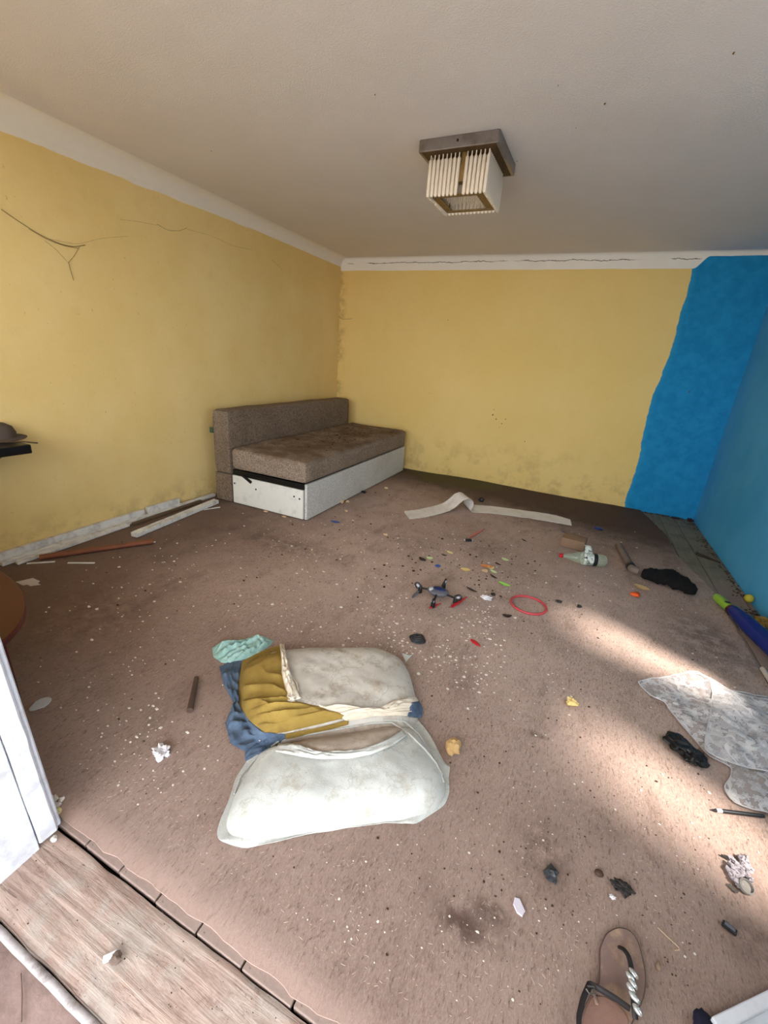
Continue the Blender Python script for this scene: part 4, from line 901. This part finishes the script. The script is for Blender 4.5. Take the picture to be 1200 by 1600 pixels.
m_lil = mcol('lilac_white', (206, 196, 206), .6, vary=.1); m_gre = mcol('grey_lint', (166, 158, 164), .95, vary=.35, bump=.5); m_ora = mcol('orange_clay', (236, 96, 40), .6, vary=.1); m_burn = mcol('burnt_black', (26, 24, 24), .4, vary=.5, bump=.6)
G1 = 'dry leaves around the quadcopter'
lump('foam_chunk', 893, 1100, .040, .034, .026, m_foam, 'small jagged yellow foam chunk in the sunlit gap of carpet', 'foam', .5, 3)
lump('stone', 707, 1171, .052, .062, .036, m_stone, 'ochre stone beside the right edge of the white pillow', 'stone', .2, 5)
lump('tissue', 252, 1178, .046, .042, .028, m_tis, 'crumpled white tissue on carpet left of the pillows', 'tissue', .5, 8, nu=26, nv=16)
q = on(63, 1101); tag(obj('paper_scrap', MB().prism([(q.x+.026*math.cos(a)*(.75 if math.sin(a) < 0 else 1), q.y+.034*math.sin(a)) for a in [2*PI*i/14 for i in range(14)]], q.z+.001, q.z+.005, .001), mcol('grey_paper', (190, 190, 194), vary=.1)), 'rounded pale grey paper scrap beside the white door jamb', 'paper')
q = on(46, 911); tag(obj('paper_scrap', MB().grid([[q+Vector((x_*.05+y_*.02, y_*.05*(1 if x_ < .3 else .5), .003+.003*nz(x_*4, y_*4))) for x_ in np.linspace(-1, 1, 9)] for y_ in np.linspace(-.6, .7, 7)], thick=.002), mcol('white_paper', (196, 186, 186), vary=.15)), 'torn whitish paper scrap just past the red brown table', 'paper')
a, b = on(307, 1060, .008), on(297, 1112, .008); tag(obj('stick', MB().tube([a+Vector((0, 0, .003)), a.lerp(b, .5)+Vector((0, 0, .004)), b+Vector((0, 0, .006))], [.0085, .010, .0115], 12), mcol('bark', (84, 66, 56), bump=.5), smooth=True), 'short brown stick on carpet left of the pillows', 'stick')
lump('burnt_lump', 1060, 1168, .090, .080, .036, m_burn, 'black burnt rubbery lump on carpet beside lace curtain', 'lump', .22, 2, -.5, nu=44, nv=26)
bl_ = bpy.data.objects['burnt_lump']; q = on(1082, 1186); p = obj('burnt_end', MB().blob((q.x, q.y, q.z+.013), .042, .034, .018, .22, 3.4, 6, 44, 26, -.3, q.z+.0012), m_burn, bl_, smooth=True, ang=30)
q = on(1155, 1362); cl = thing('lint_clump', 'grey lavender lint clump with wood shaving, lower right carpet', 'lint', q)
mb = MB()
for i in range(26): 
    t = i/25; x_, y_ = 1142+random.uniform(-6, 26)+t*8, 1345+t*38+random.uniform(-5, 5); w = on(x_, y_); mb.blob((w.x, w.y, w.z+.006+random.random()*.006), random.uniform(.006, .013), random.uniform(.005, .011), random.uniform(.004, .008), .5, 3, i, 9, 6, random.random()*3, w.z+.0008)
obj('lint', mb, m_gre, cl, smooth=True, ang=30)
w = on(1163, 1388); obj('shaving', MB().lathe([(.017, 0), (.0175, .008), (.014, .011), (.013, .004)], w+Vector((0, 0, .007)), (.2, -.3, 1), 20), mcol('grey_wood', (140, 134, 128), bump=.4), cl, smooth=True)
obj('shaving', MB().tube([on(1138, 1383)+Vector((0, 0, .004)), on(1146, 1391)+Vector((0, 0, .004)), on(1152, 1396)+Vector((0, 0, .006))], .0055, 8, flat=.5), mcol('grey_bark', (92, 84, 78)), cl)
obj('quill', MB().tube([on(1126, 1337)+Vector((0, 0, .004)), on(1140, 1345)+Vector((0, 0, .006))], .003, 6), m_peb, cl)
a, b = on(1111, 1267), on(1235, 1282); a.z += .006; b.z += .006; d = (b-a).normalized(); pn = thing('pen', 'black pen with white band on sunlit carpet by the curtain', 'pen', (a.x+.08, a.y, 0))
obj('pen_tip', MB().lathe([(.0008, 0), (.005, .014)], a, d, 10), M_dk, pn, smooth=True); obj('pen_band', MB().lathe([(.0052, .0142), (.0055, .03)], a, d, 12), m_tis, pn, smooth=True)['label'] = 'white band'
obj('barrel', MB().lathe([(.0056, .0302), (.0058, .05), (.0058, .15), (.005, .155)], a, d, 12), M_dk, pn, smooth=True)
lump('metal_lump', 861, 1369, .030, .038, .022, mcol('dark_metal', (78, 80, 84), .35, metal=.5), 'dark grey metal lump on carpet above the sandal', 'metal piece', .4, 4)
lump('nut', 935, 1366, .022, .018, .014, mcol('brown_nut', (70, 50, 38), .6), 'small round brown nut right of the dark metal lump', 'nut', .1, 1)
lump('fluff', 972, 1389, .036, .026, .014, m_peb, 'black fluff tuft nearest above the jewelled sandal', 'fluff', .6, 6, nu=22, nv=12)
lump('plaster_chip', 957, 1403, .013, .010, .007, m_tis, 'tiny white chip left below the black fluff', 'plaster chip', .4, 2)
q = on(810, 1417); tag(obj('plastic_chip', MB().prism([(q.x+dx, q.y+dy) for dx, dy in ((-.012, .014), (.0, .017), (.016, -.004), (.011, -.018), (-.002, -.016), (-.013, -.002))], q.z+.001, q.z+.006, .0015), m_lil), 'shiny lilac white chip beside the dark carpet stain', 'chip')
a, b = on(1127, 1443), on(1150, 1461); cp = tag(obj('clip', MB().bar(a+Vector((0, 0, .006)), b+Vector((0, 0, .006)), .014, .009, .002), M_dk), 'small black clip on carpet at the lower right', 'clip'); obj('clip_face', MB().bar(a.lerp(b, .15)+Vector((0, 0, .011)), a.lerp(b, .85)+Vector((0, 0, .011)), .008, .002, .0005), M_gr, cp)
tag(obj('wire', MB().tube([on(1027, 1450)+Vector((0, 0, .002)), on(1046, 1468)+Vector((0, 0, .002)), on(1060, 1481)+Vector((0, 0, .002)), on(1061, 1485)+Vector((0, 0, .002)), on(1054, 1486)+Vector((0, 0, .002))], .0012, 6), mcol('pale_wire', (196, 170, 144), .5)), 'thin pale hooked wire right of the sandal', 'wire')
lump('seed', 1028, 1511, .010, .016, .008, mcol('seed_husk', (150, 124, 102)), 'small tan seed husk beside the sandal', 'seed', .1, 1)
lump('orange_cap', 992, 931, .052, .040, .022, m_ora, 'bright orange clay cap on carpet before the black bundle', 'cap', .12, 2)
oc = bpy.data.objects['orange_cap']; q = on(993, 930); obj('hollow', MB().blob((q.x+.004, q.y+.002, q.z+.019), .015, .010, .003, .1, 2, 1), mcol('dark_orange', (196, 70, 26), .7), oc, smooth=True)
leaf('peel', 1003, 919, .085, .06, -.4, mcol('tan_peel', (222, 182, 128)), 'curved tan peel behind the bright orange cap', 'peel', .25)
leaf('plastic_scrap', 524, 816, .085, .032, .1, m_bl, 'bright blue plastic scrap in front of the sofa bed', 'plastic scrap', .15)
lump('plastic_scrap', 935, 827, .075, .04, .022, m_db, 'dark blue oval plastic scrap behind the brown block', 'plastic scrap', .15, 3)
leaf('plastic_scrap', 882, 832, .05, .022, -.4, m_db, 'thin dark blue scrap at the end of the paper strip', 'plastic scrap', .1)
leaf('plastic_scrap', 684, 885, .036, .036, .3, m_bl, 'blue shard among the dry leaves behind the quadcopter', 'plastic scrap', .2)
leaf('leaf', 788, 914, .075, .03, -.25, m_lime, 'bright lime green leaf between quadcopter and red ring', group=G1)
leaf('leaf', 760, 886, .08, .045, .2, m_or, 'orange dry leaf at the heart of the leaf patch', group=G1, seed=2)
leaf('leaf', 757, 893, .045, .04, 1.0, m_tan, 'tan leaf at the near edge of the orange one', group=G1, seed=3)
leaf('leaf', 767, 888, .045, .038, .6, m_lfy, 'pale yellow leaf touching the orange one at right', group=G1, seed=4)
leaf('leaf', 771, 894, .05, .03, -.5, m_lfg, 'pale green leaf just below the yellow and orange ones', group=G1, seed=5)
leaf('leaf', 727, 891, .062, .045, .2, m_foam, 'curled straw coloured leaf left of the orange one', group=G1, seed=6)
leaf('leaf', 671, 873, .045, .04, .3, m_lfg, 'round pale green leaf next to the dark one', group=G1, seed=7)
leaf('leaf', 660, 875, .062, .035, -.5, m_br, 'dark brown leaf left of the round pale green one', group=G1, seed=8)
leaf('leaf', 703, 864, .05, .03, -.3, m_lfy, 'yellow leaf farthest behind the quadcopter', group=G1, seed=9)
leaf('leaf', 694, 868, .04, .016, 0, m_br, 'thin dark leaf beside the farthest yellow one', group=G1, seed=10)
leaf('leaf', 789, 875, .055, .035, -.4, m_lfg, 'whitish green leaf alone at the right of the patch', group=G1, seed=11)
leaf('leaf', 737, 923, .075, .018, -.35, m_br, 'long dark curled leaf between quadcopter and red ring', group=G1, seed=12)
leaf('leaf', 771, 902, .06, .016, -.6, m_br, 'slim dark leaf behind the bright lime green one', group=G1, seed=13)
leaf('leaf', 778, 882, .05, .016, -.5, m_br, 'slim dark leaf right of the orange leaf', group=G1, seed=14)
leaf('leaf', 819, 845, .05, .016, -.6, m_br, 'dark leaf alone in front of the paper strip', seed=15)
lump('paper_ball', 760, 936, .052, .036, .022, m_tis, 'small crumpled white paper between quadcopter and red ring', 'paper', .5, 4, nu=22, nv=12)
lump('pebble', 770, 930, .028, .02, .016, m_peb, 'grey pebble touching the crumpled white paper', 'pebble', .2, 1)
lump('pebble', 873, 941, .034, .020, .016, m_peb, 'dark pebble just right of the red ring', 'pebble', .25, 2)
lump('pebble', 905, 949, .026, .02, .018, m_peb, 'dark pebble on the sunlit streak past the red ring', 'pebble', .25, 3)
leaf('leaf', 792, 964, .05, .028, .4, m_br, 'dark crumpled leaf below the red ring', seed=16, curl=.6)
lump('plastic_lump', 752, 784, .05, .04, .045, M_dk, 'small shiny black knob behind the buckled paper strip', 'knob', .15, 2)
lump('wire_clip', 568, 770, .05, .03, .022, M_dk, 'small black clip on carpet along the sofa bed', 'clip', .4, 2)
lump('foam_crumb', 603, 764, .045, .032, .022, m_tan, 'tan foam crumb alone near the sofa bed far end', 'foam', .25, 1)
lump('foam_crumb', 534, 786, .034, .042, .032, m_tan, 'tan foam crumb touching the sofa bed skirt', 'foam', .25, 2)
lump('foam_crumb', 543, 785, .032, .03, .024, m_tan, 'smaller tan foam crumb right of the one at the skirt', 'foam', .25, 3)
lump('foam_crumb', 541, 799, .045, .026, .014, m_tan, 'flat tan foam crumb nearest the bright blue scrap', 'foam', .3, 4, -.8)
lump('foam_crumb', 602, 836, .036, .022, .014, m_tan, 'pale foam crumb on the middle of the carpet', 'foam', .3, 5)
lump('foam_crumb', 444, 808, .035, .02, .012, m_tan, 'flat tan crumb under the sofa bed end corner', 'foam', .3, 6)
lump('foam_crumb', 415, 800, .038, .018, .012, m_tan, 'flat tan crumb before the white sofa bed end panel', 'foam', .3, 7)
m_pla = mcol('plaster', (214, 206, 196))
for i, (x_, y_, w, h_, lb) in enumerate(((85, 1249, .022, .020, 'white plaster chip farthest back beside the door jamb'), (97, 1250, .011, .016, 'smallest white plaster chip beside the door jamb'), (87, 1259, .030, .013, 'long thin white plaster chip beside the door jamb'), (88, 1269, .026, .016, 'cream plaster chip nearest, beside the door jamb'))):
    lump('plaster_chip', x_, y_, w, h_, .012, m_pla if i < 3 else m_lfy, lb, 'plaster chip', .35, i+3, .3, 'plaster chips by the door jamb')
q = P(87, 1307, .0); tag(obj('plaster_chip', MB().blob((q.x+.004, q.y-.006, .002), .008, .007, .007, .2, 2, 3), m_pla, smooth=True), 'white lump at the very foot of the door jamb', 'plaster chip')
q = P(173, 1497, -.004); tag(obj('plaster_chip', MB().box(q.x, q.y, .0015, .026, .012, .009, rz=.9, bev=.002), m_tis, smooth=True), 'white oblong chip on the threshold board', 'plaster chip')
q = P(182, 1500, -.004); tag(obj('pebble', MB().blob((q.x, q.y, .003), .012, .011, .007, .2, 2, 3), mcol('brown_pebble', (110, 92, 82)), smooth=True), 'brown pebble beside the white chip on the threshold board', 'pebble')
a, b = on(1190, 1048), on(1212, 1082); tag(obj('pipe_piece', MB().tube([a+Vector((0, 0, .012)), b+Vector((0, 0, .012))], .011, 12), mcol('white_pipe', (196, 184, 174), .5), smooth=True), 'short white pipe piece past the lace curtain by the wall', 'pipe')
q = P(1199, 975, .02); tag(obj('foam_chunk', MB().blob((min(q.x, XR-.05), q.y, .022), .035, .035, .024, .3, 2, 5), mcol('ochre_foam', (160, 122, 56)), smooth=True), 'ochre lump by the blue wall beside the blue tube', 'foam')
lump('cloth_scrap', 1078, 815, .05, .04, .03, mcol('maroon_rag', (60, 26, 28)), 'dark maroon scrap in the blue corner', 'rag', .5, 3)
lump('cloth_scrap', 1055, 811, .07, .03, .018, mcol('maroon_rag_b', (66, 40, 34)), 'flat maroon scrap at the foot of the blue wall', 'rag', .4, 4)
a, b = P(1087, 866, 0), P(1104, 872, 0); tag(obj('stick', MB().tube([a+Vector((0, 0, .008)), b+Vector((0, 0, .006)), P(1125, 880)+Vector((0, 0, .004))], [.012, .010, .006], 8), m_br, smooth=True), 'black stick across the bare floorboards', 'stick')
m_stem = mcol('dry_stem', (112, 88, 74))
tag(obj('stem', MB().tube([P(33, 1522, -.02)+Vector((0, 0, .003)), P(35, 1555, -.02)+Vector((0, 0, .003)), P(34, 1598, -.02)+Vector((0, 0, .003))], .0012, 6), m_stem), 'thin dry stem on the dusty ground outside the threshold', 'stem')
# cobwebs on the left wall
M_web = simple('dusty_web', (104, 82, 54), 0.95)
def onx(px, py, off=.004):
    d = AW+AR*((px-600)/F)-AU*((py-800)/F); t = (XL+off)/d.x; return Vector((0, 0, CAMH))+d*t
def ony(px, py, off=.004):
    d = AW+AR*((px-600)/F)-AU*((py-800)/F); t = (YB-off)/d.y; return Vector((0, 0, CAMH))+d*t
def web(name, fn, paths, label):
    r = None
    root = thing(name, label, 'cobweb', fn(*paths[0][0][0], .004))
    for pts, rad in paths:
        L = smoothline([fn(a, b, .006) for a, b in pts], 22, 2); obj('strand', MB().tube(L, rad*.7, 5), M_web, root)
web('cobweb', onx, [([(2, 327), (20, 340), (60, 366), (95, 382), (115, 386), (133, 383)], .0021), ([(45, 358), (75, 375), (100, 384), (122, 388)], .0014), ([(70, 376), (88, 390), (106, 410)], .0009), ([(124, 386), (116, 400), (107, 410)], .0013), ([(107, 409), (110, 422), (115, 438)], .0018), ([(75, 373), (120, 382), (160, 372), (200, 369)], .0007)], 'dusty dark cobweb strands hanging high on the left yellow wall')
web('cobweb', onx, [([(245, 350), (262, 360), (280, 361), (292, 356)], .0014), ([(188, 343), (215, 346), (245, 352)], .0007), ([(292, 358), (330, 368), (365, 385), (395, 390)], .0007), ([(425, 406), (440, 420)], .0009)], 'faint cobweb threads under the white band of the left wall')
web('cobweb', ony, [([(521, 478), (526, 492), (535, 499), (550, 498)], .0022), ([(527, 495), (530, 520)], .0012)], 'small cobweb in the yellow corner above the sofa bed')
def dots(name, fn, pts, lb):
    mb = MB()
    for i, (x_, y_, s_) in enumerate(pts): mb.blob(fn(x_, y_, s_*1.6+.001), s_, s_, s_*1.3, .4, 2, i, 7, 5)
    tag(obj(name, mb, M_web), lb, 'dirt', kind='stuff')
dots('fly_specks', ony, [(770, 648, .006), (775, 655, .006), (784, 662, .005), (790, 655, .004), (772, 640, .004), (780, 668, .003), (1077, 612, .006), (700, 500, .003), (820, 690, .004)], 'dark specks on the back wall')
def onc(px, py): return P(px, py, HC-.002)
dots('ceiling_specks', lambda a, b, o: onc(a, b), [(945, 162, .0028), (1146, 83, .003), (808, 252, .002), (872, 134, .0015), (586, 148, .002), (330, 236, .002), (900, 200, .0015)], 'dark specks on the ceiling')

# ------------------------------------------------------------------ countless crumbs
random.seed(11)
spots = []
taken = []
NOGO = []
for o_ in list(C.objects):
    if o_.parent is None and o_.get('category') and o_.get('kind') is None and o_.name.split('.')[0] not in ('carpet', 'cobweb', 'ceiling_lamp', 'sofa_bed', 'pillow', 'wall_shelf', 'hat', 'table'):
        mm = [o_] if o_.type == 'MESH' else [q for q in C.objects if q.parent == o_]
        if o_.name.startswith(('paper_strip', 'brown_tube', 'trim', 'lace', 'pipe', 'toy_tube', 'pen', 'sandal')):
            for q in mm:
                w0 = root_of(q)
                for v_ in list(q.data.vertices)[::2]: NOGO.append(((w0+v_.co).x, (w0+v_.co).y, .022))
        else:
            pts = [(root_of(q)+v_.co) for q in mm for v_ in list(q.data.vertices)[::5]]
            xs_ = [p.x for p in pts]; ys_ = [p.y for p in pts]; NOGO.append(((min(xs_)+max(xs_))/2, (min(ys_)+max(ys_))/2, max(max(xs_)-min(xs_), max(ys_)-min(ys_))/2+.008))
for i in range(40): p_ = P(62, 871, .016).lerp(P(239, 846, .016), i/39); NOGO.append((p_.x, p_.y, .03))
NG = np.array(NOGO)
def sprinkle(px, py, sx, sy, n, s0, s1):
    for _ in range(n):
        x_, y_ = random.gauss(px, sx), random.gauss(py, sy); q = P(x_, y_); r_ = random.uniform(s0, s1)*random.choice((.5, .7, 1))
        if not (-2.6 < q.x < .95 and .5 < q.y < 4.3) or max(surf(q.x+a_*.02, q.y+b_*.02) for a_ in (-1, 0, 1) for b_ in (-1, 0, 1)) > .001 or (-2.7 < q.x < -1.72 and 2.5 < q.y): continue
        if any(inpoly(q.x+a_*.012, q.y+b_*.012) for a_ in (-1, 0, 1) for b_ in (-1, 0, 1)): continue
        if np.any((NG[:, 0]-q.x)**2+(NG[:, 1]-q.y)**2 < (NG[:, 2]+r_)**2): continue
        if any(abs(t[0]-q.x) < t[2]+r_ and abs(t[1]-q.y) < t[2]+r_ for t in taken): continue
        taken.append((q.x, q.y, r_*1.15)); spots.append((q.x, q.y, r_))
def inpoly(x, y):                                 # the flat rim round the white pillow
    ins = False
    for i in range(len(ro)):
        a_, b_ = ro[i], ro[i-1]
        if (a_.y > y) != (b_.y > y) and x < (b_.x-a_.x)*(y-a_.y)/(b_.y-a_.y)+a_.x: ins = not ins
    return ins
for a in ((752, 966, 16, 14, 90, .004, .011), (735, 1035, 28, 25, 90, .003, .009), (690, 1030, 20, 18, 40, .003, .009), (620, 995, 30, 18, 60, .004, .010), (480, 980, 80, 25, 60, .004, .010), (220, 900, 80, 40, 70, .004, .011), (180, 1110, 60, 60, 70, .003, .009),
          (640, 930, 60, 30, 90, .003, .009), (820, 1060, 80, 40, 60, .002, .007), (850, 930, 80, 40, 80, .003, .008), (560, 820, 120, 30, 100, .003, .010), (420, 880, 120, 40, 90, .003, .010), (700, 860, 120, 30, 120, .003, .009),
          (820, 1300, 180, 130, 130, .0015, .005), (250, 1220, 80, 60, 70, .002, .006), (950, 1480, 120, 60, 50, .001, .004), (520, 1420, 120, 80, 80, .001, .004), (1100, 1150, 60, 120, 40, .002, .006), (960, 900, 60, 40, 40, .003, .008), (300, 1020, 90, 60, 60, .002, .006)):
    sprinkle(*a)
tag(obj('paint_flakes', flakes(spots, 0, .25), simple('flake_white', (222, 212, 200), .8, .15, 60)), 'countless white paint flakes and plaster crumbs strewn over the carpet', 'debris', kind='stuff')
spots = []
for a in ((700, 880, 80, 30, 130, .004, .012), (560, 800, 80, 30, 60, .004, .011), (850, 900, 90, 50, 70, .003, .009), (880, 1150, 140, 120, 120, .0015, .006), (850, 1350, 170, 110, 140, .001, .0045), (300, 1150, 120, 120, 70, .0015, .005), (420, 860, 130, 40, 60, .003, .009), (1000, 1480, 120, 60, 60, .001, .004), (1080, 1200, 60, 120, 60, .001, .005)):
    sprinkle(*a)
tag(obj('dark_crumbs', flakes(spots, 0, .35), M_crumb), 'countless dark dirt and leaf crumbs strewn over the carpet', 'debris', kind='stuff')
spots = []
for _ in range(480):
    if random.random() < .8: x_, y_ = XR-abs(random.gauss(0, .035))-.010, random.uniform(2.2, 4.6)
    else: x_, y_ = random.uniform(.75, 1.16), YB-.014-abs(random.gauss(0, .018))
    r_ = random.choice((.002, .003, .004, .005, .007, .010))*random.uniform(.8, 1.2)
    if x_+r_ > XR-.002 or y_+r_ > YB-.002 or np.any((NG[:, 0]-x_)**2+(NG[:, 1]-y_)**2 < (NG[:, 2]+r_+.01)**2): continue
    spots.append((x_, y_, r_))
tag(obj('rubble_line', flakes(spots, 0, .45, lambda x, y: -.0055), simple('wall_rubble', (92, 76, 64), .95, .7, 40)), 'crumbled plaster and dirt along the foot of the blue walls', 'debris', kind='stuff')
cells = {}
for t in taken: cells.setdefault((int(math.floor(t[0]/.02)), int(math.floor(t[1]/.02))), []).append(t)
def hairs(n, regions, l0, l1, w, lift=.0016):
    mb = MB()
    for _ in range(n):
        px, py, sx, sy = random.choice(regions); q = P(random.gauss(px, sx), random.gauss(py, sy))
        if not (-2.4 < q.x < 1.0 and .47 < q.y < 4.1) or surf(q.x, q.y) > 0 or inpoly(q.x, q.y) or np.any((NG[:, 0]-q.x)**2+(NG[:, 1]-q.y)**2 < (NG[:, 2]+.02)**2): continue
        L_ = random.uniform(l0, l1); R_ = L_*.5+.001; key = lambda v: int(math.floor(v/.02))
        near = [t for i in (-1, 0, 1) for j in (-1, 0, 1) for t in cells.get((key(q.x)+i, key(q.y)+j), ())]
        if any((t[0]-q.x)**2+(t[1]-q.y)**2 < (t[2]+R_)**2 for t in near) or max(surf(q.x+.012*i, q.y+.012*j) for i in (-1, 1) for j in (-1, 1)) > 0 or any(inpoly(q.x+.012*i, q.y+.012*j) for i in (-1, 1) for j in (-1, 1)) or (q.x < -1.2 and q.y < .75): continue
        cells.setdefault((key(q.x), key(q.y)), []).append((q.x, q.y, R_))
        a = random.uniform(0, PI); k_ = random.uniform(-.5, .5); pts = []
        for i in range(4):
            t = i/3-.5; x, y = q.x+math.cos(a+k_*t)*L_*t, q.y+math.sin(a+k_*t)*L_*t; pts.append((x, y, cz(x, y)+lift))
        n_ = Vector((-math.sin(a), math.cos(a), 0))*w/2; up = Vector((0, 0, w*.8)); vs = []; fs = []
        for i, p in enumerate(pts): p = Vector(p); vs += [p-n_, p+n_, p+up]
        for i in range(3): fs += [(3*i, 3*i+2, 3*i+5, 3*i+3), (3*i+2, 3*i+1, 3*i+4, 3*i+5)]
        mb.add(vs, fs)
    return mb
HR = [(560, 1440, 200, 100), (850, 1350, 180, 130), (260, 1240, 90, 80), (800, 1120, 140, 90), (200, 1080, 90, 90), (1000, 1480, 120, 70), (1080, 1260, 80, 80)]
tag(obj('straw_bits', hairs(2600, HR, .003, .011, .0006), simple('dry_straw', (206, 182, 164), .8, .2, 40)), 'countless pale straws and threads strewn over the carpet', 'debris', kind='stuff')
tag(obj('dark_hairs', hairs(4200, HR+[(640, 960, 160, 60), (420, 900, 160, 50), (700, 1060, 100, 60)], .003, .012, .0006), simple('dark_hair', (58, 42, 36), .8, .2, 40)), 'countless fine dark hairs and threads strewn over the carpet', 'debris', kind='stuff')
spots = [(random.uniform(-1.2, -.1), random.uniform(.1, .37), random.uniform(.0005, .0022)) for _ in range(260)]
tag(obj('threshold_crumbs', flakes([q for q in spots if abs(q[1]-.19) > .02], 0, .4, lambda x, y: -.004 if y > .2 else -.02), M_crumb), 'dark dirt crumbs on the threshold board', 'debris', kind='stuff')
